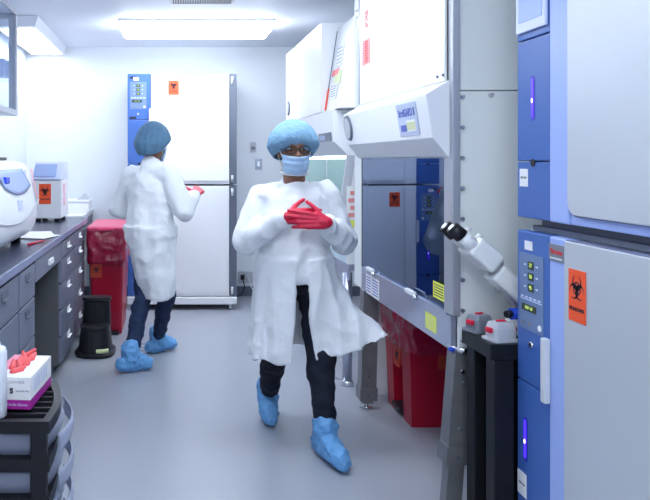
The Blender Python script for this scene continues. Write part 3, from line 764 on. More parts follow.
b = MB(); b.tube([mface(y0+.1+(y1-y0-.12)*k/24, 1.115-.045*math.sin(PI*k/24)+.05*(k/24)**3, .003) for k in range(25)], .0035); part('seam', b, rbox_m, t, world=True)
b = MB(); b.box(-1.05, -.93, y0+.35, y1-.25, 1.398, 1.415, .006); part('lid_latch', b, black_m, t, world=True)
for x in (-1.3,-.92):
    for y in (y0+.1, y1-.08):
        b = MB(); b.cone((x,y,CT),(x,y,.97),.03,.03,16); part('foot', b, black_m, t, world=True)
# second machine
s2 = 130; my0 = zs(s2); my1 = zs(121.5)-.02
t = thing('bench_analyzer', 'boxy white bench analyzer with orange sticker, behind the rounded centrifuge', 'analyzer', (-.97, (my0+my1)/2, CT))
mx0, mx1 = -1.075, -.85
b = MB(); b.box(mx0, mx1, my0, my1, CT+.025, 1.245, .008); part('housing', b, white_m, t, world=True)
b = MB(); b.prism([(my0+.0,1.248),(my1,1.248),(my1,1.385),(my0+.13,1.385)], 'x', mx0, mx1, .004); ld = part('lid', b, paleb_m, t, world=True)
b = MB(frame(((mx0+mx1)/2-.02, my0+.060, 1.318),(1,0,0),(0,.13,.137))); b.prism(rrect(-.085,.085,-.065,.065,.01),'z',.0,.004); part('lid_window', b, winbl_m, ld, world=True)
b = MB(); b.box(mx0+.01, mx1-.01, my0-.002, my0+.004, 1.243, 1.25); part('lid_gap', b, dgrey_m, t, world=True)
bio_sticker(t, ((45-VX)/s2, my0-.001, 1.4-(194-160)/s2), (1,0,0), (0,0,1), .092, .155, world=True)
text('pink_lettering', 'CAUTION', .13, frame((mx1+.002, my0+.12, 1.13),(0,0,-1),(0,1,0)), pinkink_m, t, world=True, width=.17, bold=.002)
for x in (mx0+.04, mx1-.04):
    for y in (my0+.04, my1-.04):
        b = MB(); b.cone((x,y,CT),(x,y,CT+.03),.022,.022,14); part('foot', b, black_m, t, world=True)
# papers and pen
b = MB(); b.box(-.11,.10,-.15,.20,0,.003)
o = single('paper_sheet', b, paper_m, 'loose white papers lying on the worktop in front of the boxy analyzer', 'paper', origin=Vector((0,0,0))); o.location = (-.85, zs(158), CT+.0005); o.rotation_euler = (0,0,.25)
b = MB(); b.box(-.10,.10,-.10,.13,0,.003)
o = single('paper_sheet', b, paper_m, 'top white sheet with writing, angled over the loose papers on the worktop', 'paper', origin=Vector((0,0,0))); o.location = (-.83, zs(163), CT+.004); o.rotation_euler = (0,0,-.3)
b = MB(); b.cone((-.80, zs(180), CT+.006),(-.75, zs(172), CT+.006),.006,.006,10); b.cone((-.75, zs(172), CT+.006),(-.745, zs(171.2), CT+.006),.006,.001,10)
single('marker_pen', b, knobr_m, 'red pen lying at the edge of the worktop near the papers', 'pen')

# ------------------------------------------------------------------ black drawer cart with glove box
cn, cf = zs(349), zs(295); CH = .65; cxl, cxr = -.86+.18, -.345
cxl = -.685; cxr = -.352
t = thing('drawer_cart', 'black plastic cart with translucent bow-fronted drawers in the lower left corner', 'cart', ((cxl+cxr)/2, (cn+cf)/2, 0))
def bow(z, g=0, bulge=.022, x0=cxl):
    P_ = [(x0+g, cn+g, z)]
    for i in range(13):
        k = i/12; y = cn+g+(cf-cn-2*g)*k; P_.append((cxr-.036*k-g+bulge*math.sin(PI*k)-.0, y, z))
    P_.append((x0+g, cf-g, z)); return P_
b = MB()
outer_t = bow(CH); inner_t = bow(CH, .022); outer_b = bow(CH-.035); inner_b = bow(CH-.035, .022)
n_ = len(outer_t); V = outer_t+inner_t+outer_b+inner_b; Fc = []
for i in range(n_):
    j = (i+1)%n_
    Fc += [(i,j,n_+j,n_+i),(2*n_+i,2*n_+j,j,i),(n_+i,n_+j,3*n_+j,3*n_+i),(3*n_+i,3*n_+j,2*n_+j,2*n_+i)]
b._add(V, Fc); part('top_rim', b, black_m, t, world=True)
b = MB(); b.loft([bow(CH-.034,.024),bow(CH-.026,.024)], smooth=False); part('tray_floor', b, black_m, t, world=True)
b = MB()
for k in range(7): y = cn+.04+k*(cf-cn-.08)/6; b.box(cxl+.02, cxr-.008-.005*k, y-.006, y+.006, CH-.026, CH-.006, .002)
part('tray_ribs', b, black_m, t, world=True)
for (x, y) in ((cxl+.02, cn+.018),(cxr-.03, cn+.018),(cxl+.02, cf-.018),(cxr-.066, cf-.018)):
    b = MB(); b.box(x-.02 if x < -.5 else x-.025, x+.022, y-.017, y+.017, .03, CH-.03, .004); part('corner_post', b, black_m, t, world=True)
levels = [CH-.125-.112*k for k in range(5)]
for z in levels:
    b = MB(); b.loft([bow(z-.020,.0,.012),bow(z+.016,.0,.012)], smooth=False); part('shelf_frame', b, black_m, t, world=True)
for z in levels:
    b = MB(); b.loft([bow(z+.018,.030,.040), bow(z+.05,.026,.052), bow(z+.080,.024,.058)], closed_caps=True)
    dr = part('drawer', b, trans_m, t, world=True)
    b = MB(); b.grid(lambda u_, v_: (cxr-.036*u_+.010+.046*math.sin(PI*(.06+.88*u_))**.8+.006*math.sin(PI*v_), cn+(cf-cn)*(.06+.88*u_), z+.030+.052*v_), 16, 4)
    part('drawer_lip', b, trans_m, dr, world=True, solid=.004)
for (x, y) in ((cxl+.03, cn+.03),(cxr-.04, cn+.03),(cxl+.03, cf-.03),(cxr-.08, cf-.03)):
    b = MB(); b.cone((x-.01,y,.022),(x+.01,y,.022),.022,.022,16); part('caster', b, black_m, t, world=True)

# glove box
gh = .075; gw, gl_, = .125, .245
t = thing('glove_box', 'white and magenta glove box with a coral glove poking out, on the black cart', 'box', (-.43, (cn+cf)/2+.015, CH+.001), -.02)
t.location = (-.476, 2.286, CH+.001); t.rotation_euler = (0,0,-.085)
b = MB(); b.box(-gw/2, gw/2, -gl_/2, gl_/2, .028, .096, .001); part('carton', b, paper_m, t)
b = MB(); b.box(-gw/2, gw/2, -gl_/2, gl_/2, 0, .028, .001); part('magenta_band', b, magenta_m, t)
b = MB(); b.box(-gw/2, -gw/2+.03, -gl_/2+.01, gl_/2, .0961, .0968); part('magenta_edge', b, pinkink_m, t)
text('carton_lettering', 'GLOVES', .013, frame((.008,-gl_/2-.001,.082),(1,0,0),(0,0,1)), rbox_m, t, width=.07)
text('carton_size_mark', 'S', .022, frame((.004,-gl_/2-.001,.055),(1,0,0),(0,0,1)), ink_m, t, bold=.001)
text('carton_lettering', 'POWDER FREE', .006, frame((.038,-gl_/2-.001,.055),(1,0,0),(0,0,1)), rboxd_m, t)
text('carton_lettering', 'Nitrile Gloves', .011, frame((.022,-gl_/2-.001,.014),(1,0,0),(0,0,1)), paleb_m, t)
b = MB()
for k in range(6):
    b.box(gw/2, gw/2+.0006, -.09+.028*k, -.075+.028*k, .045, .085)
part('side_print', b, paleb_m, t)
b = MB(); random.seed(3)
for k in range(9):
    a = k*.7; y = -.075+.020*k
    b.cap((-.005+.018*math.sin(k*2.1), y, .097), (-.002+.024*math.cos(k*1.7), y+.03, .106+.014*abs(math.sin(k*1.3))), .012, .0055, seg=10)
gv = part('glove', b, coral_m, t)
md = gv.modifiers.new('r','REMESH'); md.mode='VOXEL'; md.voxel_size=.003; md.use_smooth_shade = True
# white bottle at the left edge
t = thing('bottle', 'milky white plastic bottle at the left edge in front of the glove box', 'bottle', (-.517, cn+.042, CH+.001))
b = MB()
rings = []
for z, r in ((0,.030),(.004,.034),(.188,.034),(.200,.030),(.205,.018),(.208,.015)): rings.append([(r*math.cos(2*PI*k/24), r*math.sin(2*PI*k/24), z) for k in range(24)])
b.loft(rings); part('flask', b, bottle_m, t)
b = MB(); b.cone((0,0,.206),(0,0,.216),.016,.015,20); part('cap', b, white_m, t)

# ------------------------------------------------------------------ microscope table
ty0, ty1 = zs(289), zs(262)
TH = .76; tx0 = 1.105; tx1 = 1.185
t = thing('instrument_table', 'narrow black table wedged between the steel cabinet and the near incubators', 'table', (1.45, (ty0+ty1)/2, 0))
b = MB(); b.box(tx0, 1.85, ty0+.006, ty1, TH-.055, TH, .003); part('tabletop', b, blackr_m, t, world=True)
for x in (tx0+.05, 1.80):
    for y in (ty0+.045, ty1-.045):
        b = MB(); b.box(x-.035,x+.035,y-.035,y+.035,0,TH-.056,.004)
        part('leg', b, blackr_m, t, world=True)
b = MB(); b.box(tx0+.09, 1.76, ty0+.10, ty0+.12, .10, TH-.06); part('back_board', b, blackr_m, t, world=True)
# two grey instrument boxes
def small_case(label, cx, cy, m, rot, sc=1.0):
    t = thing('instrument_case', label, 'case', (cx, cy, TH+.001), rot)
    w, d, h = .088*sc, .075*sc, .062*sc
    b = MB(); b.prism(rrect(-w/2-.008,w/2+.008,-d/2-.008,d/2+.008,.015),'z',0,.008); part('flange', b, m, t)
    b = MB(); rings = [[(x,y,z) for x,y in rrect(-w/2*f,w/2*f,-d/2*f,d/2*f,.014*f)] for z,f in ((.008,.97),(h*.75,.93),(h,.80),(h+.004,.6))]
    b.loft(rings, smooth=False); part('shell', b, m, t)
    b = MB(); b.box(-.018*sc,.018*sc,-.006,.006,h+.003,h+.010,.003); part('red_button', b, knobr_m, t)
    for s_ in (-1,1):
        b = MB(); b.box(s_*w*.5-.010, s_*w*.5+.010, -.016,.016, h*.45, h*.75, .005); part('red_latch', b, knobr_m, t)
    return t
small_case('darker grey instrument case with red latches at the back of the black table', 1.150, zs(267), rboxd_m, .4, .95)
small_case('light grey instrument case with a rounded lid at the front of the black table', 1.168, zs(281.5), rbox_m, .15, 1.0)

# microscope
t = thing('microscope', 'white binocular microscope head and arm leaning out over the black table', 'microscope', (1.30, zs(276), TH))
ss = 274
E1 = at(447,228,ss); E2 = at(459,233,ss-2)
def A(px,py,s=ss): return at(px,py,s)
ax = (A(486,262)-A(452,233)).normalized(); side = Vector((.15,-.95,-.1)); side = (side-ax*side.dot(ax)).normalized()
up = ax.cross(side)
c0 = A(459,236)
for nm, off in (('eyepiece',-.031),('eyepiece',.031)):
    o_ = c0 + side*off + A(0,0,1)*0
    b = MB(); b.cone(o_-ax*.050, o_-ax*.005, .0245, .027, 24); b.cone(o_-ax*.055, o_-ax*.050, .018, .0245, 24); ep = part(nm, b, black_m, t, world=True)
    b = MB(); b.cone(o_-ax*.0556, o_-ax*.0552, .012, .012, 20); part('lens', b, winbl_m, ep, world=True)
    b = MB(); b.cone(o_-ax*.006, o_+ax*.055, .024, .026, 24); part('eyepiece_tube', b, scope_m, t, world=True)
hb = c0 + ax*.045
b = MB(Matrix.Translation(hb) @ Matrix(((ax.x,side.x,up.x,0),(ax.y,side.y,up.y,0),(ax.z,side.z,up.z,0),(0,0,0,1))))
b.box(0,.115,-.062,.062,-.042,.036,.014,3); part('prism_head', b, scope_m, t, world=True)
b = MB(); b.cone(hb+ax*.012-up*.03-side*.0, hb+ax*.012-up*.055, .012,.010,14); b.cone(c0+ax*.0-up*.03, c0+ax*.02-up*.045,.009,.009,12); part('focus_knob', b, scope_m, t, world=True)
b = MB(); b.cone(hb+ax*.118, hb+ax*.135, .034,.034,24); part('head_ring', b, scopeg_m, t, world=True)
arm0 = hb+ax*.12
b = MB(Matrix.Translation(arm0) @ Matrix(((ax.x,side.x,up.x,0),(ax.y,side.y,up.y,0),(ax.z,side.z,up.z,0),(0,0,0,1))))
b.box(.012,.24,-.045,.045,-.018,.05,.012,3); part('arm', b, scope_m, t, world=True)
b = MB(); lo0 = hb+ax*.09-up*.045; 
b.tube([A(484,260,ss), A(496,277,ss), A(508,294,ss), at(522,312,ss-2)], .018, 10); part('strut', b, scopeg_m, t, world=True)
b = MB(); b.box(1.245,1.42,zs(276)-.10,zs(276)+.10,TH+.001,TH+.05,.012); part('foot', b, scope_m, t, world=True)
b = MB(); b.box(1.28,1.37,zs(276)-.05,zs(276)+.05,TH+.045,arm0.z-.02,.012); part('column', b, scope_m, t, world=True)
kc = A(511,314,280)
b = MB(); b.cone(kc, kc+Vector((.06,.02,0)), .020,.020,20); kn = part('blue_knob', b, kblue_m, t, world=True)
b = MB(); b.cone(kc-Vector((.02,.006,0)), kc, .013,.013,16); part('knob_tip', b, black_m, kn, world=True)
b = MB(); b.box(kc.x+.02, 1.30, zs(276)-.04, zs(276)+.02, TH+.04, TH+.09, .008); part('stage', b, scope_m, t, world=True)

# ------------------------------------------------------------------ back wall fittings
t = thing('thermostat', 'small grey thermostat on the back wall right of the tall incubators', 'thermostat', ((253-VX)/97, YB, 1.4+(160-147)/97))
b = MB(); b.box(-.030,.030,-.022,0,-.05,.05,.004); part('case', b, rbox_m, t)
b = MB(); b.box(-.022,.022,-.025,-.021,-.028,.004); part('display', b, rboxd_m, t)
t = thing('wall_switch', 'small steel wall switch plate just below the thermostat', 'switch', ((258.5-VX)/97, YB, 1.4+(160-164)/97))
b = MB(); b.box(-.035,.035,-.008,0,-.058,.058,.003); part('plate', b, steel_m, t)
b = MB(); b.box(-.014,.014,-.014,-.007,-.030,.030,.003); part('rocker', b, chrome_m, t)
t = thing('power_outlet', 'grey power outlet box low on the back wall with a cable plugged in', 'outlet', ((245-VX)/97, YB, 1.4-(277-160)/97))
b = MB(); b.box(-.075,.075,-.03,0,-.055,.055,.004); part('outlet_box', b, rbox_m, t)
b = MB(); b.box(-.05,-.01,-.055,-.03,-.02,.03,.004); part('plug', b, black_m, t)
b = MB(); p0 = Vector(((242-VX)/97, YB-.05, .19))
b.tube([p0, p0+Vector((.02,-.03,-.08)), p0+Vector((-.02,-.05,-.17)), p0+Vector((-.12,-.06,-.182)), p0+Vector((-.24,-.12,-.183))], .006, 8)
single('power_cable', b, black_m, 'black power cable looping on the floor below the back wall outlet', 'cable')
b = MB(); p0 = Vector(((230-VX)/104, zs(106)+.3, .30))
b.tube([(.64, zs(104), .33), (.69, zs(100), .29), (.75, YB-.05, .25), (.79, YB-.06, .17), (.80, YB-.05, .12), (.85,YB-.08,.03), (.98,YB-.12,.008)], .006, 8)
single('white_cable', b, bottle_m, 'white cable hanging from the incubator side past the outlet', 'cable')

# clear bags on the low cabinet
random.seed(5)
for k, (x, y, lab) in enumerate(((1.225, zs(167)+.06, 'crumpled clear plastic bag on the low cabinet, nearer the aisle'), (1.46, zs(167)+.06, 'crumpled clear plastic bag on the low cabinet, nearer the wall'))):
    b = MB(); b.ell((0,0,.0),(.10,.055,.09), 24, 16)
    for v_ in b.bm.verts:
        q = noise.noise_vector(v_.co*14+Vector((k*3,0,0))); v_.co += v_.co.normalized()*q.x*.035
        v_.co.z = max(v_.co.z, -.075)
    o = single('plastic_bag', b, bagc_m, lab, 'bag', origin=Vector((0,0,-.075))); o.location = (x-.0, y, .622)

# ------------------------------------------------------------------ people
def remesh_obj(name, mb, m, parent, voxel, smooth_it=6, folds=0.0, fscale=9.0, keep=None, stretch=(1,1,.45), mod_fn=None, label=None):
    me = bpy.data.meshes.new(name); bmesh.ops.recalc_face_normals(mb.bm, faces=list(mb.bm.faces)); mb.bm.to_mesh(me); mb.bm.free()
    o = bpy.data.objects.new(name, me); C.objects.link(o)
    md = o.modifiers.new('r', 'REMESH'); md.mode = 'VOXEL'; md.voxel_size = voxel; md.use_smooth_shade = True
    if smooth_it: sm = o.modifiers.new('s', 'SMOOTH'); sm.factor = .5; sm.iterations = smooth_it
    bpy.context.view_layer.update()
    nm = bpy.data.meshes.new_from_object(o.evaluated_get(bpy.context.evaluated_depsgraph_get()))
    bpy.data.objects.remove(o); bpy.data.meshes.remove(me)
    nm.name = name; b = bmesh.new(); b.from_mesh(nm)
    if folds:
        b.normal_update(); disp = []
        for v_ in b.verts:
            p = Vector((v_.co.x*stretch[0], v_.co.y*stretch[1], v_.co.z*stretch[2]))*fscale
            a = noise.noise(p) + .5*noise.noise(p*2.3+Vector((4,1,7)))
            if folds > .015: a = 1.0*(1-2.4*abs(noise.noise(p))) + .42*(1-2.4*abs(noise.noise(Vector(v_.co)*9.5+Vector((3,8,1))))) - .6
            disp.append(v_.normal*a*folds)
        for v_, d_ in zip(b.verts, disp): v_.co += d_
    if mod_fn: mod_fn(b)
    base = base_of(parent)
    for v_ in b.verts: v_.co -= base
    for f in b.faces: f.smooth = True
    b.to_mesh(nm); b.free(); nm.materials.clear(); nm.materials.append(m)
    o = bpy.data.objects.new(name, nm); C.objects.link(o); o.parent = parent
    if label: o['label'] = label
    return o

def hand(mb, wrist, d, n, curl=(.5,.5,.5,.5), thumb=.6, right=True, k=1.0):
    """five-fingered gloved hand: d points along the fingers, n out of the palm."""
    d = Vector(d).normalized(); n = Vector(n); n = (n-d*n.dot(d)).normalized(); t = d.cross(n) * (1 if right else -1)
    w = Vector(wrist)
    mb.cap(w - d*.008*k, w + d*.015*k, .027*k, .029*k, n, .75, 14)
    kn = []
    for i in range(4):
        off = (.031 - .0205*i)*k
        kp = w + d*(.092-.004*abs(i-1))*k + t*off
        mb.cap(w + d*.012*k + t*off*.65, kp, .0165*k, .0125*k, n, .95, 12); kn.append(kp)
    L = ((.040,.026,.021),(.045,.029,.022),(.042,.027,.021),(.033,.020,.018))
    for i in range(4):
        p = kn[i]; a = 0; spread = (1.5-i)*.055
        for j in range(3):
            a += curl[i]*(.8,1.0,.7)[j]
            dd = d*math.cos(a) + n*math.sin(a) + t*spread
            q = p + dd.normalized()*L[i][j]*k
            mb.cap(p, q, (.0108-.0011*j)*k, (.0100-.0012*j)*k, seg=10); p = q
    p = w + d*.022*k + t*.024*k; td = (d*.55 + t*.75 + n*.25).normalized()
    for j, (l_, r_) in enumerate(((.040,.0145),(.032,.0118),(.026,.0105))):
        q = p + td*l_*k; mb.cap(p, q, r_*k, (r_-.0018)*k, seg=10); p = q
        td = (td + d*thumb*.5 + n*thumb*.35).normalized()

def head(b, c, fw, up, k=1.0, face=True):
    """skull, jaw, nose and ears around centre c; fw = face direction."""
    fw = Vector(fw).normalized(); up = Vector(up); up = (up-fw*up.dot(fw)).normalized(); sd = fw.cross(up)
    M3 = Matrix((sd, fw, up)).transposed()
    b.ell(c + up*.022 - fw*.012, (.073*k,.092*k,.088*k), 22, 14, M3)
    b.ell(c - up*.048 + fw*.022, (.054*k,.062*k,.062*k), 18, 12, M3)
    b.cap(c - up*.092 + fw*.062, c - up*.094 + fw*.068, .022*k, .020*k)
    b.cap(c + up*.012 + fw*.084, c - up*.026 + fw*.100, .008*k, .014*k, seg=10)
    for s_ in (-1,1):
        b.ell(c + sd*.072*s_ - up*.012 - fw*.004, (.010,.019,.031), 12, 8, M3)
        b.cap(c + sd*.014*s_ - up*.030 + fw*.088, c + sd*.010*s_ - up*.031 + fw*.090, .008, .008, seg=8)
        b.cap(c + sd*.015*s_ + up*.030 + fw*.083, c + sd*.048*s_ + up*.032 + fw*.064, .009, .008, seg=8)
    b.cap(c - up*.060 + fw*.083 - sd*.02, c - up*.060 + fw*.083 + sd*.02, .008, .008, seg=8)
    return sd, fw, up, M3

def torso_gown(b, chest, pelvis, fwd, sh_l, sh_r, neck, bulk=1.0):
    fwd = Vector(fwd).normalized(); rt = (sh_r-sh_l).normalized()
    b.cap(sh_l, sh_r, .066*bulk, .066*bulk, fwd, 1.15)
    fw_ = Vector((-rt.y, rt.x, 0)); rings = []
    for z_, wx, wy in ((.13,.06,.05),(.10,.125,.095),(.05,.165,.125),(-.02,.172,.135),(-.12,.165,.135),(-.22,.172,.145),(-.32,.188,.162),(-.36,.17,.15)):
        c = chest.lerp(pelvis, max(0, -z_/(chest.z-pelvis.z))); c = Vector((c.x, c.y, chest.z+z_))
        rings.append([c + rt*(math.cos(a_*PI/16)*wx*bulk) + fw_*(math.sin(a_*PI/16)*wy*bulk) for a_ in range(32)])
    b.loft(rings)
    b.cap(chest+Vector((0,0,.09)), neck, .085*bulk, .062, seg=18)
    b.cap(sh_l*.55+neck*.45-Vector((0,0,.02)), sh_l, .052, .062); b.cap(sh_r*.55+neck*.45-Vector((0,0,.02)), sh_r, .052, .062)

# ---- front person: walks towards the camera, hands clasped
sb = 200.0
X0 = .605; Y0 = 3.58
pf = thing('person', 'person walking towards us in white gown, blue cap, mask and red gloves, hands clasped', 'person', (X0, Y0, 0))
fw = Vector((.08,-1,0)).normalized()
hc = Vector((.600, Y0-.03, 1.45))
neck = Vector((.610, Y0+.01, 1.32)); chest = Vector((.612, Y0+.015, 1.16)); pelv = Vector((.615, Y0+.03, .86))
shL = Vector((.450, Y0+.02, 1.225)); shR = Vector((.770, Y0+.03, 1.225))     # image left / image right
elL = Vector((.370, Y0-.0, 1.00)); elR = Vector((.862, Y0+.01, 1.00))
wrL = Vector((.525, Y0-.19, 1.125)); wrR = Vector((.722, Y0-.185, 1.105))
hipL = Vector((.535, Y0+.04, .80)); hipR = Vector((.70, Y0+.0, .80))
knL = Vector((.535, Y0+.10, .455)); knR = Vector((.715, Y0-.10, .455))
anL = Vector((.520, Y0+.34, .115)); anR = Vector((.725, Y0-.175, .085))
def person_body(pt, hc, hfw, neck, chest, pelv, sh, el, wr, hip, kn, an, toe):
    b = MB(); sd, f_, u_, M3 = head(b, hc, hfw, Vector((0,0,1)))
    b.cap(neck - Vector((0,0,.04)), hc - u_*.06, .056, .055)
    q_ = (sh[1]-sh[0]).cross(Vector((0,0,1))).normalized(); b.cap(chest, pelv, .115, .085, q_, .62); b.cap(sh[0]-Vector((0,0,.02)), sh[1]-Vector((0,0,.02)), .036, .036)
    for i in range(2):
        b.cap(sh[i]-Vector((0,0,.02)), el[i], .034, .032); b.cap(el[i], wr[i], .034, .022)
        b.cap(pelv.lerp(hip[i],.7), hip[i], .064, .062); b.cap(hip[i], kn[i], .058, .048); b.cap(kn[i], an[i], .045, .034)
        b.cap(an[i], toe[i], .034, .028)
        d = (wr[i]-el[i]).normalized(); b.cap(wr[i], wr[i]+d*.01, .018, .018)
    return sd, f_, u_, M3, b
toeR = Vector((.755, Y0-.32, .035)); toeL = Vector((.515, Y0+.235, .035))
sd, f_, u_, M3, b = person_body(pf, hc, (.05,-1,-.05), neck, chest, pelv, (shL,shR), (elL,elR), (wrL,wrR), (hipL,hipR), (knL,knR), (anL,anR), (toeL,toeR))
remesh_obj('body', b, skin_m, pf, .009, 3)
# eyes and glasses
for s_ in (-1,1):
    b = MB(); c = hc + sd*.031*s_ + f_*.076 + u_*.006; b.ell(c, (.012,.010,.0055), 12, 8, M3); e = part('eye', b, eyew_m, pf, world=True)
    b = MB(); b.ell(c + f_*.007, (.0055,.004,.0055), 10, 6, M3); part('iris', b, pupil_m, e, world=True)
b = MB()
for s_ in (-1,1):
    c = hc + sd*.033*s_ + f_*.098 + u_*.004
    b.tube([c + sd*.027*math.cos(a*PI/8) + u_*.018*math.sin(a*PI/8) - f_*.010*abs(math.cos(a*PI/8))*(1 if s_*math.cos(a*PI/8)>0 else 0) for a in range(17)], .0022, 6)
    b.tube([c + sd*.027*s_ - f_*.008, c + sd*.044*s_ - f_*.05, c + sd*.042*s_ - f_*.10], .002, 6)
b.tube([hc + sd*.008 + f_*.099 + u_*.008, hc - sd*.008 + f_*.099 + u_*.008], .002, 6)
part('glasses', b, black_m, pf, world=True)
def make_mask(hc, sd, f_, u_, parent):
    def fn(u, v):
        a = (u-.5)*2.15; z = -.018 - .088*v
        rx, ry = .079, .112
        bul = 1 + .05*math.cos(a)*math.sin(v*PI) + .012*math.sin(v*PI*6)
        x = math.sin(a)*rx*(1-.20*v)*bul; y = math.cos(a)*ry*(1-.14*v)*bul
        return hc + sd*x + f_*(y) + u_*(z - .012*math.cos(a*1.4))
    b = MB(); b.grid(fn, 30, 24)
    m_ = part('face_mask', b, mask_m, parent, world=True, solid=.002)
    b = MB()
    for s_ in (-1,1):
        b.tube([fn(.5+.5*s_,.08), hc+sd*.079*s_-f_*.0+u_*.015, hc+sd*.080*s_-f_*.012-u_*.02, fn(.5+.5*s_,.92)], .0018, 6)
    part('ear_loop', b, paper_m, m_, world=True)
make_mask(hc, sd, f_, u_, pf)
def make_cap(hc, sd, f_, u_, M3, m, parent, seed=0, drop=.068):
    def fn(u, v):
        a = 2*PI*u; t_ = v*PI*.60
        gath = 1 + .025*math.sin(a*17+seed)*v + .03*noise.noise(Vector((math.cos(a)*3, math.sin(a)*3, v*4+seed)))
        r = math.sin(t_)*gath; back = max(0, -math.cos(a))
        front = max(0, math.cos(a))
        z = .030 + .108*math.cos(t_) - drop*v*v*(.5-.5*math.cos(a))**.8 + .004*v*v*front
        k_ = 1 - .24*(max(0, v-.80)/.20)**1.5
        x = math.sin(a)*(.118+.012*v)*r*k_; y = math.cos(a)*(.122 if math.cos(a)<0 else .113)*r*k_ - .016
        return hc + sd*x + f_*y + u_*(z+.012)
    b = MB(); b.grid(fn, 96, 26); bmesh.ops.remove_doubles(b.bm, verts=list(b.bm.verts), dist=1e-5)
    o = part('hair_cap', b, m, parent, world=True, solid=.002)
    b = MB(); b.tube([fn(i/48, .99) for i in range(49)], .004, 6); part('elastic_band', b, m, o, world=True)
make_cap(hc, sd, f_, u_, M3, cap_m, pf)
# gown
b = MB(); torso_gown(b, chest, pelv, fw, shL, shR, neck - Vector((0,0,.015)), 1.0)
for s_, e_, w_ in ((shL,elL,wrL),(shR,elR,wrR)):
    b.cap(s_, e_, .070, .066); b.cap(e_, e_.lerp(w_,.6), .066, .055); b.cap(e_.lerp(w_,.6), w_, .055, .038)
# skirt shell, open at the front where the right leg swings through
def skirt(b, c_top, c_bot, rx0, ry0, rx1, ry1, z0, z1, a0, a1, th=.012, wav=.02, n=64, m_=16, k=7, lift=None, seed=0):
    full = abs(a1-a0) >= 2*PI-.01
    def pt(i, j, off):
        f = j/m_; a = a0+(a1-a0)*i/n; c = c_top.lerp(c_bot, f)
        w = 1 + wav*f*math.sin(a*k+seed) + wav*.6*f*math.sin(a*(k*1.7)+seed*2)
        x = c.x + math.cos(a)*(rx0+(rx1-rx0)*f+off)*w; y = c.y + math.sin(a)*(ry0+(ry1-ry0)*f+off)*w; z = z0+(z1-z0)*f
        p = Vector((x,y,z))
        if lift: p = lift(p, a, f)
        return p
    V = []; Fc = []
    for off in (0, -th):
        for j in range(m_+1):
            for i in range(n+1): V.append(tuple(pt(i,j,off)))
    S_ = (m_+1)*(n+1); I = lambda i,j,s: s*S_+j*(n+1)+i
    for j in range(m_):
        for i in range(n):
            Fc.append((I(i,j,0),I(i+1,j,0),I(i+1,j+1,0),I(i,j+1,0))); Fc.append((I(i,j+1,1),I(i+1,j+1,1),I(i+1,j,1),I(i,j,1)))
    for i in range(n):
        Fc.append((I(i,0,1),I(i+1,0,1),I(i+1,0,0),I(i,0,0))); Fc.append((I(i,m_,0),I(i+1,m_,0),I(i+1,m_,1),I(i,m_,1)))
    for j in range(m_):
        Fc.append((I(0,j,0),I(0,j+1,0),I(0,j+1,1),I(0,j,1))); Fc.append((I(n,j,1),I(n,j+1,1),I(n,j+1,0),I(n,j,0)))
    b._add(V, Fc, True)
def liftF(p, a, f):
    # the flap on the image-right side (+x, front) blows outwards and up
    e = max(0.0, math.cos(a - (-.35)))**3
    g = e * f**1.6
    return p + Vector((.25*g, -.10*g, .14*g))
skirt(b, Vector((.615,Y0+.03,0)), Vector((.60,Y0+.05,0)), .185, .165, .215, .215, .92, .42, -PI*.43, PI*1.46, th=.020, wav=.03, lift=liftF, seed=1)
remesh_obj('gown', b, gown_m, pf, .0085, 3, folds=.0155, fscale=8.0, stretch=(1,1,.25))
# collar and cuffs
b = MB()
b.tube([neck + Vector((.064*math.cos(a*PI/12), .064*math.sin(a*PI/12)-.005, .022+.012*math.sin(a*PI/12))) for a in range(25)], .010, 8); part('collar', b, gown_m, pf, world=True)
for e_, w_ in ((elL,wrL),(elR,wrR)):
    d_ = (w_-e_).normalized(); b = MB(); b.cone(w_-d_*.045, w_+d_*.004, .043, .037, 20); part('cuff', b, gown_m, pf, world=True)
# gloves
b = MB(); dL = (wrL-elL).normalized()
hand(b, wrL + dL*.02, Vector((.96,-.10,.02)), Vector((.15,.95,-.30)), (.30,.28,.32,.40), .5, right=True)
b.cap(wrL - dL*.01, wrL + dL*.02, .030, .029)
remesh_obj('glove', b, glove_m, pf, .0036, 2)
b = MB(); dR = (wrR-elR).normalized()
hand(b, wrR + dR*.02 + Vector((0,-.045,.0)), Vector((-.97,-.05,.10)), Vector((-.1,.97,-.15)), (.16,.20,.26,.32), .5, right=False)
b.cap(wrR - dR*.01, wrR + dR*.02+ Vector((0,-.04,.0)), .030, .029)
remesh_obj('glove', b, glove_m, pf, .0036, 2)
def trousers(pt, pelv, hip, kn, an, m, seed=0, w=1.0):
    b = MB(); b.cap(pelv, pelv-Vector((0,0,.06)), .095, .095)
    for i in range(2):
        b.cap(hip[i], kn[i], .078*w, .070*w); b.cap(kn[i], kn[i].lerp(an[i],.84), .070*w, .053*w)
    remesh_obj('trousers', b, m, pt, .009, 4, folds=.014, fscale=14, stretch=(1,1,1))
trousers(pf, pelv, (hipL,hipR), (knL,knR), (anL,anR), pants_m)
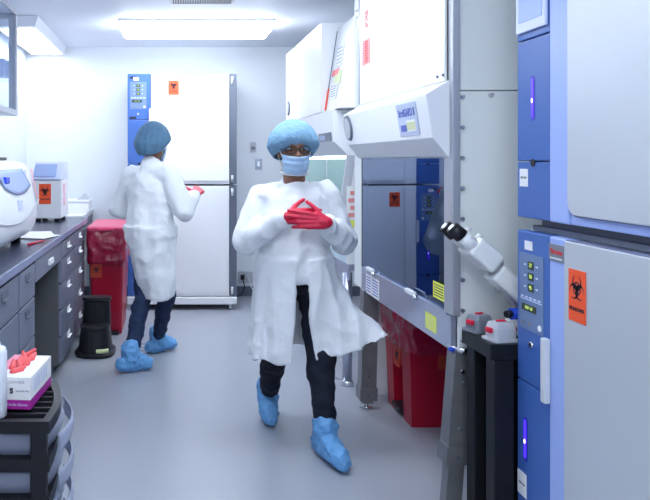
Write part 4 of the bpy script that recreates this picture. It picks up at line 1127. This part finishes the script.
def shoe_cover(pt, an, toe, label=None, m=cover_m):
    b = MB(); d = Vector((toe.x-an.x, toe.y-an.y, 0)).normalized(); heel = Vector((an.x,an.y,0)) - d*.055; heel.z = max(0.0, min(an.z, toe.z+.12)-.085)*1.0 + .045
    b.cap(an + Vector((0,0,.055)), an, .062, .060)
    b.cap(heel, toe + Vector((0,0,.02)), .048, .050); b.cap(an-Vector((0,0,.01)), toe*.6+an*.4+Vector((0,0,.01)), .055, .052)
    b.cap(toe + Vector((0,0,.02)), toe + d*.03+Vector((0,0,.012)), .050, .042)
    lowest = min(heel.z-.048, toe.z-.03)
    def flat(bm):
        for v_ in bm.verts:
            if v_.co.z < .004: v_.co.z = .004
    return remesh_obj('shoe_cover', b, m, pt, .006, 2, folds=.009, fscale=27, stretch=(1,1,1), mod_fn=flat)
shoe_cover(pf, anR, toeR); shoe_cover(pf, anL, toeL)

# ---- back person: walks away to the right
X1 = -.145; Y1 = 4.98
pb = thing('person', 'person walking away in white gown, blue hair cap and navy trousers, back turned to us', 'person', (X1, Y1, 0))
fw = Vector((.62,.78,0)).normalized(); rt = Vector((fw.y,-fw.x,0))   # rt = person's right
def B(dx, df, z): return Vector((X1,Y1,z)) + rt*dx + fw*df
hc = B(.0,.03,1.52)+Vector((0,0,0)); neck = B(0,0,1.39); chest = B(0,.0,1.20); pelv = B(0,-.01,.90)
shA = B(.17,.0,1.29); shB = B(-.17,.0,1.29)
elA = B(.27,.02,1.06); elB = B(-.30,-.0,1.05)
wrA = B(.20,.23,1.15); wrB = B(-.21,.16,1.02)
foF = Vector((-.075,5.28,0)); foB = Vector((-.245,4.78,0))
hipA = B(.065,0,.84); hipB = B(-.065,0,.84)
# the rear foot (near, left) is the person's left, the forward one the right
anB_ = Vector((foB.x-.03, foB.y-.03, .10)); anA_ = Vector((foF.x-.03, foF.y-.03, .085))
knA_ = B(.045,.12,.47); knB_ = B(-.045,-.03,.47)
toeB_ = anB_ + Vector((.085,.04,-.065)); toeA_ = anA_ + Vector((.075,.045,-.05))
sd, f_, u_, M3, b = person_body(pb, hc, (.62,.80,-.15), neck, chest, pelv, (shB,shA), (elB,elA), (wrB,wrA), (hipB,hipA), (knB_,knA_), (anB_,anA_), (toeB_,toeA_))
remesh_obj('body', b, skin_m, pb, .009, 3)
for s_ in (-1,1):
    b = MB(); c = hc + sd*.031*s_ + f_*.076 + u_*.006; b.ell(c, (.012,.010,.0055), 12, 8, M3); e = part('eye', b, eyew_m, pb, world=True)
    b = MB(); b.ell(c + f_*.007, (.0055,.004,.0055), 10, 6, M3); part('iris', b, pupil_m, e, world=True)
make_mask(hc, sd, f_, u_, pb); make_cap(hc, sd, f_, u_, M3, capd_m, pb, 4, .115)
b = MB(); torso_gown(b, chest, pelv, fw, shB, shA, neck-Vector((0,0,.015)), 1.02)
for s_, e_, w_ in ((shA,elA,wrA),(shB,elB,wrB)):
    b.cap(s_, e_, .070, .070); b.cap(e_, e_.lerp(w_,.6), .070, .058); b.cap(e_.lerp(w_,.6), w_, .058, .040)
skirt(b, pelv*1.0, Vector((-.10,Y1+.03,0)), .185, .180, .115, .155, .95, .45, 0, 2*PI, th=.020, wav=.03, seed=3)
remesh_obj('gown', b, gown_m, pb, .0085, 3, folds=.0155, fscale=8.0, stretch=(1,1,.25))
for wr, el, rr in ((wrA,elA,True),(wrB,elB,False)):
    d = (wr-el).normalized(); b = MB(); hand(b, wr+d*.02, d, Vector((0,0,-1)) + (-rt if rr else rt)*.6, (.35,.35,.4,.4), .4, right=rr)
    b.cap(wr-d*.03, wr+d*.02, .036, .031); remesh_obj('glove', b, glove_m, pb, .004, 2)
trousers(pb, pelv, (hipB,hipA), (knB_,knA_), (anB_,anA_), jeans_m, w=.95)
shoe_cover(pb, anB_, toeB_); shoe_cover(pb, anA_, toeA_)

# ------------------------------------------------------------------ camera, world, view
cam = bpy.data.cameras.new('camera'); co = bpy.data.objects.new('camera', cam); C.objects.link(co)
co.location = (0,0,CAMH); co.rotation_euler = (PI/2,0,0)
cam.sensor_width = 36; cam.sensor_fit = 'HORIZONTAL'; cam.lens = F/650*36
cam.shift_x = (325-VX)/650; cam.shift_y = -(250-VY)/650; cam.clip_start = .05
S.camera = co
wd_ = bpy.data.worlds.new('world'); S.world = wd_; wd_.use_nodes = True
wd_.node_tree.nodes['Background'].inputs[0].default_value = (.6,.7,.9,1); wd_.node_tree.nodes['Background'].inputs[1].default_value = .3
S.view_settings.view_transform = 'Standard'; S.view_settings.look = 'None'; S.view_settings.gamma = 1
S.view_settings.use_curve_mapping = False; S.view_settings.exposure = 1.42
